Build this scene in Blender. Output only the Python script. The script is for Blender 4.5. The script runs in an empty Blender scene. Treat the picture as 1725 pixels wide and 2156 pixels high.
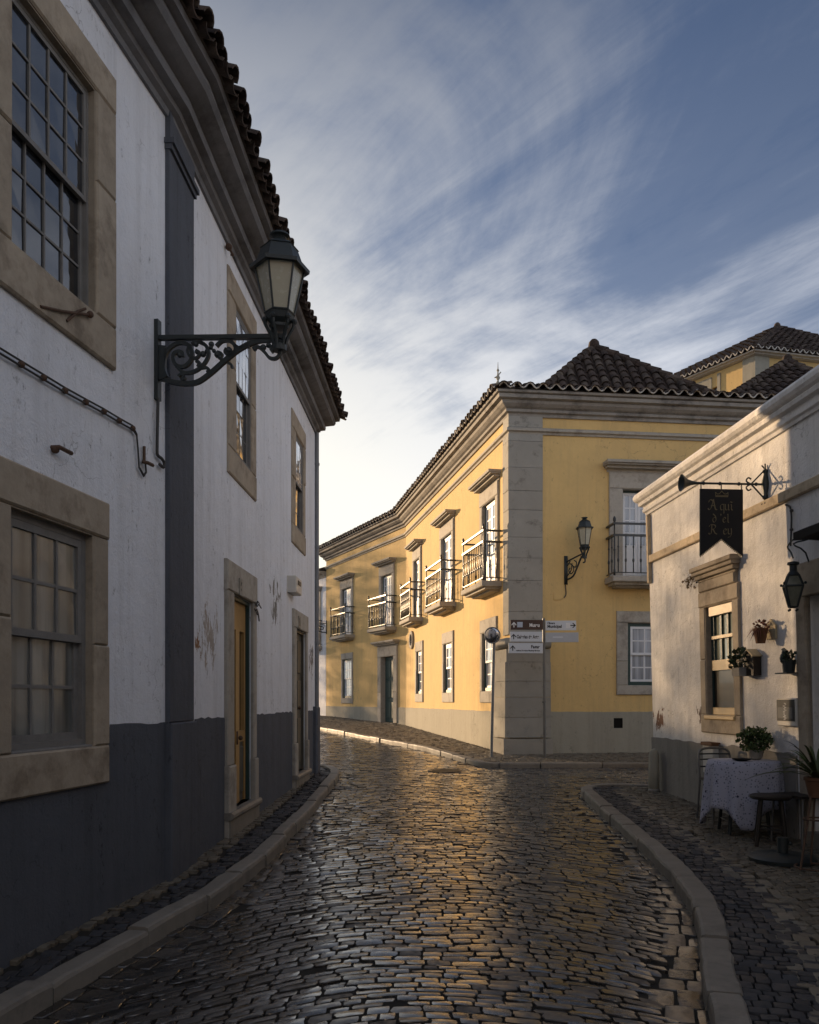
import bpy, math, random
import numpy as np
from mathutils import Vector, Matrix

rnd = random.Random(11)
scene = bpy.context.scene
COL = scene.collection

# ------------------------------------------------------------------ camera model and frames
FL, CX, HY, CAMH, SLOPE = 1800.0, 862.5, 1475.0, 1.65, 0.025


def gz(y):
    """height of the street (it climbs gently away from the camera)"""
    return SLOPE * max(-12.0, min(y, 60.0))


class Frame:
    """a wall plane: s runs along the wall, d stands out from it, z is height"""
    def __init__(self, o, u, flip=False, lean=0.0, zb=0.4):
        self.o = Vector((o[0], o[1]))
        self.u = Vector((u[0], u[1])).normalized()
        n = Vector((self.u.y, -self.u.x))
        self.n = -n if flip else n
        self.lean, self.zb = lean, zb

    def p(self, s, d, z):
        dd = d + self.lean * (z - self.zb)
        q = self.o + self.u * s + self.n * dd
        return Vector((q.x, q.y, z))

    def hit(self, px, py, d=0.0):
        a, b = (px - CX) / FL, (HY - py) / FL
        k = a * self.n.x + self.n.y - self.lean * b
        t = (self.o.dot(self.n) + d + self.lean * (CAMH - self.zb)) / k
        P = Vector((a * t, t))
        return (P - self.o).dot(self.u), CAMH + b * t

    def s(self, px, py=1300, d=0.0):
        return self.hit(px, py, d)[0]

    def z(self, px, py, d=0.0):
        return self.hit(px, py, d)[1]


class MB:
    def __init__(self):
        self.v, self.f = [], []

    def add(self, vs, fs):
        b = len(self.v)
        self.v.extend([tuple(x) for x in vs])
        self.f.extend([tuple(b + i for i in f) for f in fs])
        return self

    def hexa(self, P):
        return self.add(P, [(0, 3, 2, 1), (4, 5, 6, 7), (0, 1, 5, 4), (1, 2, 6, 5), (2, 3, 7, 6), (3, 0, 4, 7)])

    def fbox(self, F, s0, s1, d0, d1, z0, z1):
        return self.hexa([F.p(s0, d0, z0), F.p(s1, d0, z0), F.p(s1, d1, z0), F.p(s0, d1, z0),
                          F.p(s0, d0, z1), F.p(s1, d0, z1), F.p(s1, d1, z1), F.p(s0, d1, z1)])

    def fbev(self, F, s0, s1, d0, d1, z0, z1, b=0.012):
        """wall block with chamfered outer edges"""
        vs = []
        for s, d, z in ((s0, d0, z0), (s1, d0, z0), (s1, d0, z1), (s0, d0, z1)):
            vs.append(F.p(s, d, z))
        for s, z in ((s0, z0), (s1, z0), (s1, z1), (s0, z1)):
            vs.append(F.p(s, d1 - b, z))
        for s, z in ((s0 + b, z0 + b), (s1 - b, z0 + b), (s1 - b, z1 - b), (s0 + b, z1 - b)):
            vs.append(F.p(s, d1, z))
        fs = [(8, 9, 10, 11)]
        for i in range(4):
            j = (i + 1) % 4
            fs += [(i, j, 4 + j, 4 + i), (4 + i, 4 + j, 8 + j, 8 + i)]
        fs.append((3, 2, 1, 0))
        return self.add(vs, fs)

    def box(self, x0, x1, y0, y1, z0, z1):
        return self.hexa([(x0, y0, z0), (x1, y0, z0), (x1, y1, z0), (x0, y1, z0), (x0, y0, z1), (x1, y0, z1), (x1, y1, z1), (x0, y1, z1)])

    def tube(self, pts, r, n=6, closed=False, ends=True):
        pts = [Vector(p) for p in pts]
        m = len(pts)
        rs = r if isinstance(r, (list, tuple)) else [r] * m
        rings, prev = [], None
        for i, p in enumerate(pts):
            a = pts[(i - 1) % m] if (closed or i > 0) else p
            b = pts[(i + 1) % m] if (closed or i < m - 1) else p
            t = (b - a)
            t = t.normalized() if t.length > 1e-9 else Vector((0, 0, 1))
            if prev is None:
                ref = Vector((0, 0, 1)) if abs(t.z) < 0.9 else Vector((1, 0, 0))
                x = t.cross(ref).normalized()
            else:
                x = prev - t * prev.dot(t)
                x = x.normalized() if x.length > 1e-6 else t.orthogonal().normalized()
            prev = x
            y = t.cross(x)
            rings.append([p + (x * math.cos(2 * math.pi * k / n) + y * math.sin(2 * math.pi * k / n)) * rs[i] for k in range(n)])
        vs = [q for g in rings for q in g]
        fs = []
        for i in range(m if closed else m - 1):
            j = (i + 1) % m
            for k in range(n):
                l = (k + 1) % n
                fs.append((i * n + k, i * n + l, j * n + l, j * n + k))
        if ends and not closed:
            fs.append(tuple(range(n - 1, -1, -1)))
            fs.append(tuple((m - 1) * n + k for k in range(n)))
        return self.add(vs, fs)

    def lathe(self, prof, c, n=16, ax=None, phase=0.0):
        """profile of (radius, height) turned about the vertical through c (or about basis ax = (x, y, axis))"""
        X, Y, Z = ax if ax else (Vector((1, 0, 0)), Vector((0, 1, 0)), Vector((0, 0, 1)))
        c = Vector(c)
        vs = [c + X * (r * math.cos(2 * math.pi * k / n + phase)) + Y * (r * math.sin(2 * math.pi * k / n + phase)) + Z * h
              for r, h in prof for k in range(n)]
        fs = []
        for i in range(len(prof) - 1):
            for k in range(n):
                l = (k + 1) % n
                fs.append((i * n + k, i * n + l, (i + 1) * n + l, (i + 1) * n + k))
        fs.append(tuple(range(n - 1, -1, -1)))
        fs.append(tuple((len(prof) - 1) * n + k for k in range(n)))
        return self.add(vs, fs)

    def prism(self, poly, vec):
        vec = Vector(vec)
        n = len(poly)
        vs = [Vector(p) for p in poly] + [Vector(p) + vec for p in poly]
        fs = [tuple(range(n - 1, -1, -1)), tuple(range(n, 2 * n))]
        for i in range(n):
            j = (i + 1) % n
            fs.append((i, j, n + j, n + i))
        return self.add(vs, fs)

    def quad(self, a, b, c, d):
        return self.add([a, b, c, d], [(0, 1, 2, 3)])

    def ball(self, c, r, sx=1, sy=1, sz=1, n=10, m=6):
        prof = [(r * math.sin(math.pi * i / m) + (1e-4 if i in (0, m) else 0), -r * sz * math.cos(math.pi * i / m)) for i in range(m + 1)]
        b = len(self.v)
        self.lathe(prof, (0, 0, 0), n)
        for i in range(b, len(self.v)):
            x, y, z = self.v[i]
            self.v[i] = (c[0] + x * sx, c[1] + y * sy, c[2] + z)
        return self

    def build(self, name, mat, parent=None, smooth=False, auto=None):
        me = bpy.data.meshes.new(name)
        off = origin_of(parent)
        vs = [(x - off.x, y - off.y, z - off.z) for x, y, z in self.v]
        me.from_pydata(vs, [], self.f)
        me.validate()
        if smooth:
            me.polygons.foreach_set('use_smooth', [True] * len(me.polygons))
        me.materials.append(mat)
        me.update()
        fix_normals(me)
        o = bpy.data.objects.new(name, me)
        COL.objects.link(o)
        if parent is not None:
            o.parent = parent
        if auto and smooth:
            me.set_sharp_from_angle(angle=math.radians(auto))
        return o


def fix_normals(me):
    import bmesh
    bm = bmesh.new()
    bm.from_mesh(me)
    bmesh.ops.recalc_face_normals(bm, faces=bm.faces)
    bm.to_mesh(me)
    bm.free()


def origin_of(parent):
    v = Vector((0, 0, 0))
    while parent is not None:
        v += parent.location
        parent = parent.parent
    return v


def thing(name, loc, label, cat, group=None, kind=None):
    o = bpy.data.objects.new(name, None)
    o.empty_display_size = 0.2
    COL.objects.link(o)
    o.location = loc
    tag(o, label, cat, group, kind)
    return o


def tag(o, label=None, cat=None, group=None, kind=None):
    if label: o['label'] = label
    if cat: o['category'] = cat
    if group: o['group'] = group
    if kind: o['kind'] = kind
    return o


def copy_tree(o, parent=None):
    c = o.copy()
    COL.objects.link(c)
    if parent is not None:
        c.parent = parent
    for ch in list(o.children):
        copy_tree(ch, c)
    return c


# ------------------------------------------------------------------ materials
class NT:
    def __init__(self, nt):
        self.nt = nt
        self.n = nt.nodes
        self.l = nt.links

    def new(self, t, **kw):
        nd = self.n.new(t)
        for k, v in kw.items():
            setattr(nd, k, v)
        return nd

    def link(self, a, b):
        self.l.new(a, b)

    def noise(self, vec, scale, detail=6, rough=0.6, dist=0.0):
        nd = self.new('ShaderNodeTexNoise')
        nd.inputs['Scale'].default_value = scale
        nd.inputs['Detail'].default_value = detail
        nd.inputs['Roughness'].default_value = rough
        nd.inputs['Distortion'].default_value = dist
        if vec is not None: self.link(vec, nd.inputs['Vector'])
        return nd.outputs['Fac']

    def mapped(self, vec, scale=(1, 1, 1), rot=(0, 0, 0), loc=(0, 0, 0), kind='POINT'):
        nd = self.new('ShaderNodeMapping', vector_type=kind)
        nd.inputs['Scale'].default_value = scale
        nd.inputs['Rotation'].default_value = rot
        nd.inputs['Location'].default_value = loc
        self.link(vec, nd.inputs['Vector'])
        return nd.outputs['Vector']

    def ramp(self, fac, stops, interp='LINEAR'):
        nd = self.new('ShaderNodeValToRGB')
        cr = nd.color_ramp
        cr.interpolation = interp
        while len(cr.elements) < len(stops):
            cr.elements.new(0.5)
        for e, (p, c) in zip(cr.elements, stops):
            e.position = p
            e.color = (c, c, c, 1) if isinstance(c, (int, float)) else (*c, 1)
        self.link(fac, nd.inputs['Fac'])
        return nd.outputs['Color']

    def mix(self, fac, a, b, blend='MIX'):
        nd = self.new('ShaderNodeMix', data_type='RGBA', blend_type=blend)
        for sock, v in ((nd.inputs[0], fac), (nd.inputs[6], a), (nd.inputs[7], b)):
            if isinstance(v, (int, float)): sock.default_value = v
            elif isinstance(v, tuple): sock.default_value = (*v, 1)
            else: self.link(v, sock)
        return nd.outputs[2]

    def math(self, op, a, b=0.0, c=0.0, clamp=False):
        nd = self.new('ShaderNodeMath', operation=op, use_clamp=clamp)
        for i, v in enumerate((a, b, c)):
            if isinstance(v, (int, float)): nd.inputs[i].default_value = v
            else: self.link(v, nd.inputs[i])
        return nd.outputs[0]

    def bump(self, h, strength=0.3, dist=0.01, normal=None):
        nd = self.new('ShaderNodeBump')
        nd.inputs['Strength'].default_value = strength
        nd.inputs['Distance'].default_value = dist
        self.link(h, nd.inputs['Height'])
        if normal is not None: self.link(normal, nd.inputs['Normal'])
        return nd.outputs['Normal']


def base_mat(name, rough=0.8, spec=0.3, metal=0.0):
    m = bpy.data.materials.new(name)
    m.use_nodes = True
    t = NT(m.node_tree)
    b = t.n['Principled BSDF']
    b.inputs['Roughness'].default_value = rough
    b.inputs['Specular IOR Level'].default_value = spec
    b.inputs['Metallic'].default_value = metal
    pos = t.new('ShaderNodeNewGeometry')
    return m, t, b, pos


def mat(name, col, rough=0.8, spec=0.3, metal=0.0, var=0.15, vscale=5.0, bump=0.15, bscale=60.0, bdist=0.004, island=0.0, dark=None):
    """general surface: base colour broken up by two noises, fine bump, optional per-piece variation"""
    m, t, b, g = base_mat(name, rough, spec, metal)
    P = g.outputs['Position']
    n1 = t.noise(P, vscale, 6, 0.65)
    n2 = t.noise(P, vscale * 7, 4, 0.6)
    f = t.math('MULTIPLY_ADD', t.math('ADD', n1, t.math('MULTIPLY', n2, 0.5)), 2 * var, 1 - 1.5 * var)
    if island:
        f = t.math('MULTIPLY', f, t.math('MULTIPLY_ADD', g.outputs['Random Per Island'], 2 * island, 1 - island))
    c = t.mix(1.0, tuple(col), f, 'MULTIPLY')
    if dark:
        amt, dcol, dscale = dark
        k = t.ramp(t.noise(P, dscale, 8, 0.7), [(0.5, 0.0), (0.66, amt)])
        c = t.mix(k, c, tuple(dcol))
    t.link(c, b.inputs['Base Color'])
    if bump:
        t.link(t.bump(t.noise(P, bscale, 5, 0.6), bump, bdist), b.inputs['Normal'])
    t.link(t.math('MULTIPLY_ADD', n2, 0.25, rough - 0.12, clamp=True), b.inputs['Roughness'])
    return m


def plaster(name, col, dirt, streak=0.35, peel=None, spots=None, mott=0.12, bump=0.25):
    """limewashed or painted render: mottling, vertical run-off streaks, grime specks, flaked patches of their own shape"""
    m, t, b, g = base_mat(name, 0.88, 0.25)
    P = g.outputs['Position']
    big = t.noise(P, 0.9, 5, 0.6)
    mid = t.noise(P, 5.0, 6, 0.7)
    f = t.math('MULTIPLY_ADD', t.math('ADD', big, mid), mott, 1 - mott)
    c = t.mix(1.0, tuple(col), f, 'MULTIPLY')
    sv = t.mapped(P, (6.0, 6.0, 0.35))
    st = t.ramp(t.noise(sv, 1.0, 6, 0.7, 0.3), [(0.47, 0.0), (0.72, streak)])
    c = t.mix(st, c, tuple(dirt))
    pch = t.ramp(t.noise(P, 0.55, 3, 0.5, 0.6), [(0.40, 0.0), (0.66, 0.55)])
    c = t.mix(t.math('MULTIPLY', pch, streak), c, tuple(0.5 * x + 0.5 * y for x, y in zip(col, dirt)))
    sp = t.ramp(t.noise(t.mapped(P, (1, 1, .6)), 15.0, 7, 0.78), [(0.585, 0.0), (0.66, 0.8)])
    spm = t.ramp(t.noise(P, 1.7, 5, 0.65), [(0.40, 0.0), (0.60, 1.0)])
    c = t.mix(t.math('MULTIPLY', sp, spm), c, tuple(x * 0.45 for x in dirt))
    vo = t.new('ShaderNodeTexVoronoi', feature='DISTANCE_TO_EDGE')
    vo.inputs['Scale'].default_value = 1.1
    vadd = t.new('ShaderNodeVectorMath', operation='ADD')
    nzc = t.new('ShaderNodeTexNoise')
    nzc.inputs['Scale'].default_value = 2.3
    nzc.inputs['Detail'].default_value = 7
    t.link(P, nzc.inputs['Vector'])
    t.link(P, vadd.inputs[0])
    t.link(nzc.outputs['Color'], vadd.inputs[1])
    t.link(vadd.outputs[0], vo.inputs['Vector'])
    crk = t.math('MULTIPLY', t.ramp(vo.outputs['Distance'], [(0.0, 1.0), (0.006, 0.0)]), t.ramp(t.noise(P, 0.8, 3, 0.5), [(0.52, 0.0), (0.60, 0.6)]))
    c = t.mix(crk, c, tuple(x * 0.4 for x in dirt))
    hgt = t.math('ADD', t.noise(P, 55, 6, 0.65), t.math('MULTIPLY', t.noise(P, 6, 4, 0.6), 2.6))
    for (cx, cy, cz, r, pc, thr) in (peel or []):
        vd = t.new('ShaderNodeVectorMath', operation='DISTANCE')
        t.link(P, vd.inputs[0])
        vd.inputs[1].default_value = (cx, cy, cz)
        near = t.math('SUBTRACT', 1.0, t.math('DIVIDE', vd.outputs['Value'], r), clamp=True)
        nz = t.noise(t.mapped(P, (1, 1, 0.55)), 7.0, 8, 0.72, 0.4)
        k = t.ramp(t.math('ADD', nz, t.math('MULTIPLY', near, 0.32)), [(thr, 0.0), (thr + 0.015, 1.0)])
        k = t.math('MULTIPLY', k, t.math('GREATER_THAN', near, 0.01))
        c = t.mix(k, c, t.mix(t.noise(P, 22, 5, 0.7), tuple(x * 0.55 for x in pc), tuple(pc)))
        hgt = t.math('SUBTRACT', hgt, t.math('MULTIPLY', k, 0.5))
    t.link(c, b.inputs['Base Color'])
    t.link(t.bump(hgt, bump, 0.012), b.inputs['Normal'])
    return m


def glass(name, col, rough=0.06, wob=0.12, tint=None, spec=0.6, ior=1.5, coat=1.0):
    """old window glass over a dim room or a curtain: mirror-like skin over a soft dark interior"""
    m, t, b, g = base_mat(name, rough, spec)
    P = g.outputs['Position']
    n = t.noise(P, 2.2, 3, 0.5)
    c = t.mix(n, tuple(x * 0.6 for x in col), tuple(tint or col))
    folds = t.ramp(t.noise(t.mapped(P, (11, 11, 0.5)), 1.0, 3, 0.5), [(0.35, 0.55), (0.65, 1.25)])
    c = t.mix(1.0, c, folds, 'MULTIPLY')
    c = t.mix(1.0, c, t.math('MULTIPLY_ADD', g.outputs['Random Per Island'], 0.5, 0.75), 'MULTIPLY')
    t.link(c, b.inputs['Base Color'])
    b.inputs['Coat Weight'].default_value = coat
    b.inputs['Coat Roughness'].default_value = 0.03
    b.inputs['Coat IOR'].default_value = ior
    t.link(t.bump(t.noise(P, 6, 2, 0.4), wob, 0.01), b.inputs['Normal'])
    return m


def tile_mat(name, a, b_, c_):
    m, t, b, g = base_mat(name, 0.85, 0.2)
    P = g.outputs['Position']
    c = t.ramp(g.outputs['Random Per Island'], [(0.0, a), (0.5, b_), (1.0, c_)])
    c = t.mix(t.ramp(t.noise(P, 3.5, 7, 0.7), [(0.4, 0.0), (0.65, 0.8)]), c, tuple(x * 0.35 for x in a))
    c = t.mix(t.ramp(t.noise(P, 16, 6, 0.7), [(0.58, 0.0), (0.66, 0.6)]), c, (0.13, 0.12, 0.09))
    t.link(c, b.inputs['Base Color'])
    t.link(t.bump(t.noise(P, 50, 5, 0.6), 0.3, 0.006), b.inputs['Normal'])
    return m


def cobble_mat(name, col, rough, var, spec=0.5, coat=0.0):
    m, t, b, g = base_mat(name, rough, spec)
    P = g.outputs['Position']
    r = g.outputs['Random Per Island']
    f = t.math('MULTIPLY', t.math('MULTIPLY_ADD', r, 2 * var, 1 - var), t.math('MULTIPLY_ADD', t.noise(P, 40, 5, 0.7), 0.9, 0.55))
    c = t.mix(1.0, tuple(col), f, 'MULTIPLY')
    hue = t.math('FRACT', t.math('MULTIPLY', r, 37.0))
    c = t.mix(t.math('MULTIPLY', hue, 0.35), c, (col[0] * 1.25, col[1] * 0.98, col[2] * 0.72))
    t.link(c, b.inputs['Base Color'])
    t.link(t.math('MULTIPLY', t.math('GREATER_THAN', t.math('FRACT', t.math('MULTIPLY', r, 57.0)), 0.28), coat), b.inputs['Coat Weight'])
    b.inputs['Coat Roughness'].default_value = 0.13
    rr = t.math('MULTIPLY_ADD', t.math('POWER', t.math('FRACT', t.math('MULTIPLY', r, 91.0)), 2.0), 0.42, rough - 0.1)
    worn = t.ramp(t.noise(P, 18, 5, 0.7), [(0.46, 0.0), (0.66, 0.25)])
    t.link(t.math('ADD', rr, worn, clamp=True), b.inputs['Roughness'])
    h = t.math('ADD', t.noise(P, 30, 4, 0.6), t.math('MULTIPLY', t.noise(P, 160, 4, 0.6), 0.35))
    t.link(t.bump(h, 0.16, 0.003), b.inputs['Normal'])
    return m


M = {}
M['white'] = plaster('white_limewash', (0.77, 0.785, 0.815), (0.42, 0.41, 0.40), 0.36, bump=0.6,
                     peel=[(-1.80, 7.75, 2.25, 0.6, (0.54, 0.48, 0.42), 0.75), (-1.83, 7.36, 2.12, 0.24, (0.36, 0.19, 0.09), 0.72),
                           (-1.60, 13.9, 2.3, 0.6, (0.24, 0.22, 0.2), 0.73), (-1.70, 10.9, 2.9, 0.7, (0.3, 0.28, 0.25), 0.75)])
M['cream'] = plaster('aged_white_limewash', (0.74, 0.72, 0.69), (0.42, 0.39, 0.35), 0.5, mott=0.22, bump=0.6,
                     peel=[(3.47, 11.75, 1.36, 0.42, (0.22, 0.12, 0.08), 0.71), (3.56, 10.5, 1.5, 0.3, (0.2, 0.15, 0.12), 0.75)])
M['grey'] = plaster('blue_grey_paint', (0.098, 0.106, 0.124), (0.058, 0.061, 0.067), 0.6, mott=0.25, bump=0.4)
M['yellow'] = plaster('ochre_paint', (0.64, 0.445, 0.185), (0.47, 0.33, 0.16), 0.6, mott=0.24, bump=0.2,
                      peel=[(-2.9, 33.2, 2.0, 1.8, (0.55, 0.43, 0.22), 0.72)])
M['stonegrey'] = plaster('grey_render', (0.33, 0.31, 0.25), (0.22, 0.20, 0.16), 0.45, mott=0.2)
M['cgrey'] = plaster('weathered_grey_render', (0.25, 0.235, 0.21), (0.13, 0.12, 0.11), 0.5, mott=0.25, bump=0.4)
M['stone'] = mat('limestone', (0.36, 0.33, 0.28), 0.85, var=0.3, vscale=3, bump=0.35, bscale=45, bdist=0.008, dark=(0.6, (0.13, 0.11, 0.09), 3.0), island=0.14)
M['warmstone'] = mat('ochre_limestone', (0.34, 0.285, 0.215), 0.85, var=0.35, vscale=3, bump=0.4, bscale=45, bdist=0.008, dark=(0.65, (0.15, 0.115, 0.08), 3.5), island=0.12)
M['cornice'] = mat('dirty_cornice_stone', (0.29, 0.27, 0.24), 0.88, var=0.35, vscale=2.5, bump=0.3, bscale=40, bdist=0.008, dark=(0.75, (0.1, 0.09, 0.085), 2.2))
M['acornice'] = mat('blackened_cornice_render', (0.18, 0.18, 0.185), 0.9, var=0.4, vscale=2.0, bump=0.3, bscale=40, bdist=0.008, dark=(0.85, (0.07, 0.07, 0.07), 1.7))
M['tile'] = tile_mat('old_clay_tile', (0.055, 0.038, 0.030), (0.085, 0.058, 0.045), (0.125, 0.095, 0.072))
M['mortar'] = mat('pale_mortar', (0.5, 0.47, 0.42), 0.9, var=0.3, vscale=8)
M['iron'] = mat('black_green_iron', (0.018, 0.024, 0.024), 0.5, 0.5, var=0.3, bump=0.1)
M['rail'] = mat('dark_iron_rail', (0.022, 0.026, 0.028), 0.36, 0.5, var=0.2, bump=0.05)
M['milk'] = mat('milky_lamp_glass', (0.38, 0.36, 0.27), 0.25, 0.5, var=0.08, vscale=4, bump=0.03)
M['lampglass'] = mat('seeded_lamp_glass', (0.16, 0.16, 0.12), 0.12, 0.6, var=0.5, vscale=14, bump=0.5, bscale=40)
M['oldwood'] = mat('worn_grey_woodwork', (0.20, 0.19, 0.175), 0.75, var=0.3, vscale=9, bump=0.25, bscale=80)
M['paintwood'] = mat('white_painted_wood', (0.68, 0.69, 0.70), 0.5, 0.4, var=0.1, bump=0.06)
M['creamwood'] = mat('cream_painted_wood', (0.60, 0.42, 0.19), 0.42, 0.45, var=0.15, bump=0.06)
M['greenwood'] = mat('dark_green_paint', (0.022, 0.05, 0.046), 0.45, 0.45, var=0.2, bump=0.08)
M['ochrewood'] = mat('ochre_varnished_wood', (0.36, 0.21, 0.07), 0.5, 0.4, var=0.3, vscale=7, bump=0.15)
M['brownwood'] = mat('drab_brown_door_paint', (0.085, 0.075, 0.055), 0.6, 0.35, var=0.3, vscale=5, bump=0.12)
M['glass_dark'] = glass('dark_window_glass', (0.028, 0.032, 0.04))
M['glass_curtain'] = glass('curtained_window_glass', (0.13, 0.138, 0.13), 0.12, 0.35, (0.27, 0.275, 0.255), 0.4, 1.3, 0.5)
M['glass_pale'] = glass('painted_sky_glass', (0.46, 0.49, 0.54), 0.08, 0.06, ior=2.1)  # pale base colour stands in for sky reflected in the panes
M['glass_blind'] = glass('shuttered_window_glass', (0.42, 0.44, 0.47), 0.1, 0.08)
M['glass_green'] = glass('greenish_window_glass', (0.20, 0.23, 0.18), 0.1, 0.2, (0.42, 0.42, 0.30))
M['glass_brown'] = glass('brown_window_glass', (0.022, 0.015, 0.009), 0.3, 0.1, spec=0.2, ior=1.15)
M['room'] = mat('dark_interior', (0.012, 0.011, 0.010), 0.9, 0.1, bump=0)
M['cobble'] = cobble_mat('worn_basalt_setts', (0.038, 0.035, 0.032), 0.20, 0.5, 0.7, 0.6)
M['basalt'] = cobble_mat('small_dark_setts', (0.040, 0.042, 0.048), 0.55, 0.35, 0.4)
M['limesetts'] = cobble_mat('small_limestone_setts', (0.125, 0.112, 0.088), 0.5, 0.35, 0.4)
M['paleline'] = cobble_mat('pale_limestone_setts', (0.17, 0.155, 0.125), 0.55, 0.25, 0.4)
M['joint'] = mat('joint_earth', (0.036, 0.033, 0.029), 0.95, 0.1, var=0.3, vscale=12, bump=0.4, bscale=90)
M['kerb'] = mat('granite_kerb', (0.21, 0.19, 0.16), 0.6, 0.4, var=0.3, vscale=5, bump=0.3, bscale=70, island=0.12, dark=(0.5, (0.09, 0.08, 0.07), 4))
M['land'] = mat('dusty_earth', (0.10, 0.09, 0.075), 0.95, 0.1, var=0.3, vscale=0.6)
M['steel'] = mat('galvanised_steel', (0.13, 0.128, 0.122), 0.35, 0.6, 0.3, var=0.2, vscale=9, bump=0.03)
M['greymetal'] = mat('grey_painted_pole', (0.17, 0.175, 0.18), 0.45, 0.45, var=0.2, bump=0.05)
M['mirror'] = mat('convex_mirror_face', (0.5, 0.5, 0.52), 0.12, 0.5, 1.0, var=0.03, bump=0)
M['signwhite'] = mat('pale_sign_enamel', (0.55, 0.58, 0.62), 0.4, 0.4, var=0.06, vscale=6, bump=0)
M['signblank'] = mat('faded_sign_enamel', (0.40, 0.42, 0.45), 0.45, 0.4, var=0.08, vscale=6, bump=0)
M['signbrown'] = mat('brown_sign_enamel', (0.045, 0.022, 0.018), 0.4, 0.4, var=0.1, bump=0)
M['ink'] = mat('black_lettering', (0.015, 0.015, 0.017), 0.5, 0.3, bump=0)
M['inkwhite'] = mat('white_lettering', (0.7, 0.7, 0.7), 0.5, 0.3, bump=0)
M['inkblue'] = mat('pale_blue_pictogram', (0.42, 0.47, 0.55), 0.5, 0.3, bump=0)
M['bannerblack'] = mat('black_sign_board', (0.012, 0.012, 0.014), 0.6, 0.3, var=0.2, bump=0.03)
M['gilt'] = mat('dull_gilt_lettering', (0.20, 0.16, 0.085), 0.5, 0.4, var=0.25, vscale=20, bump=0)
M['goldrod'] = mat('dark_bronze_rod', (0.035, 0.028, 0.02), 0.42, 0.5, 0.4, var=0.3, bump=0.05)
M['leaf'] = mat('green_leaf', (0.055, 0.085, 0.028), 0.55, 0.35, var=0.3, vscale=15, bump=0, island=0.5)
M['darkleaf'] = mat('dark_green_leaf', (0.028, 0.045, 0.02), 0.5, 0.35, var=0.3, vscale=15, bump=0, island=0.5)
M['redleaf'] = mat('rusty_red_leaf', (0.13, 0.04, 0.025), 0.6, 0.3, var=0.3, vscale=15, bump=0, island=0.4)
M['dryleaf'] = mat('dry_straw', (0.20, 0.14, 0.07), 0.8, 0.2, var=0.3, vscale=15, bump=0, island=0.4)
M['blade'] = mat('sword_leaf', (0.06, 0.08, 0.025), 0.5, 0.35, var=0.3, vscale=9, bump=0, island=0.4)
M['terracotta'] = mat('terracotta', (0.13, 0.065, 0.035), 0.75, 0.25, var=0.25, vscale=9)
M['palepot'] = mat('stoneware_pot', (0.28, 0.26, 0.22), 0.6, 0.3, var=0.2, vscale=12)
M['boardwood'] = mat('pale_weathered_board', (0.46, 0.38, 0.24), 0.75, 0.25, var=0.3, vscale=14, bump=0.2)
M['darkwood'] = mat('dark_stained_wood', (0.024, 0.018, 0.013), 0.55, 0.35, var=0.3, vscale=10, bump=0.15)
M['awning'] = mat('black_awning_cloth', (0.016, 0.014, 0.013), 0.85, 0.2, var=0.3, bump=0.1)
M['paper'] = mat('printed_menu_paper', (0.10, 0.105, 0.11), 0.6, 0.3, var=0.5, vscale=45, bump=0)
M['plastic'] = mat('off_white_plastic', (0.55, 0.52, 0.46), 0.5, 0.4, var=0.12, bump=0.03)
M['cable'] = mat('grey_black_cable', (0.05, 0.048, 0.046), 0.6, 0.3, bump=0)
M['rust'] = mat('rusty_iron', (0.10, 0.06, 0.04), 0.8, 0.3, var=0.4, vscale=20, bump=0.3)
M['castiron'] = mat('cast_iron_cover', (0.05, 0.045, 0.042), 0.42, 0.5, 0.5, var=0.3, vscale=18, bump=0.4, bscale=70)


def cloth_mat():
    m, t, b, g = base_mat('floral_cotton', 0.9, 0.1)
    P = g.outputs['Position']
    v = t.new('ShaderNodeTexVoronoi')
    v.inputs['Scale'].default_value = 16
    t.link(P, v.inputs['Vector'])
    d = t.math('ADD', v.outputs['Distance'], t.math('MULTIPLY', t.noise(P, 60, 3, 0.5), 0.3))
    k = t.ramp(d, [(0.30, 1.0), (0.36, 0.0)])
    sel = t.new('ShaderNodeSeparateColor')
    t.link(v.outputs['Color'], sel.inputs['Color'])
    k = t.math('MULTIPLY', k, t.math('GREATER_THAN', sel.outputs['Red'], 0.25))
    c = t.mix(k, (0.38, 0.38, 0.45), (0.05, 0.05, 0.08))
    v2 = t.new('ShaderNodeTexVoronoi')
    v2.inputs['Scale'].default_value = 38
    t.link(P, v2.inputs['Vector'])
    c = t.mix(t.ramp(v2.outputs['Distance'], [(0.24, 0.9), (0.33, 0.0)]), c, (0.15, 0.16, 0.19))
    t.link(c, b.inputs['Base Color'])
    return m


M['cloth'] = cloth_mat()


def ashlar_mat():
    """dressed stone with its own courses of fine joints (the pilaster and the quoin)"""
    m, t, b, g = base_mat('ashlar_stone', 0.85, 0.25)
    P = g.outputs['Position']
    c = t.mix(t.noise(P, 2.2, 6, 0.65), (0.24, 0.235, 0.21), (0.42, 0.40, 0.35))
    c = t.mix(t.ramp(t.noise(P, 4.0, 8, 0.75), [(0.55, 0.0), (0.66, 0.7)]), c, (0.11, 0.10, 0.09))
    c = t.mix(t.math('MULTIPLY', g.outputs['Random Per Island'], 0.35), c, (0.22, 0.19, 0.15))
    t.link(c, b.inputs['Base Color'])
    t.link(t.bump(t.noise(P, 40, 6, 0.65), 0.4, 0.008), b.inputs['Normal'])
    return m


M['ashlar'] = ashlar_mat()


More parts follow.
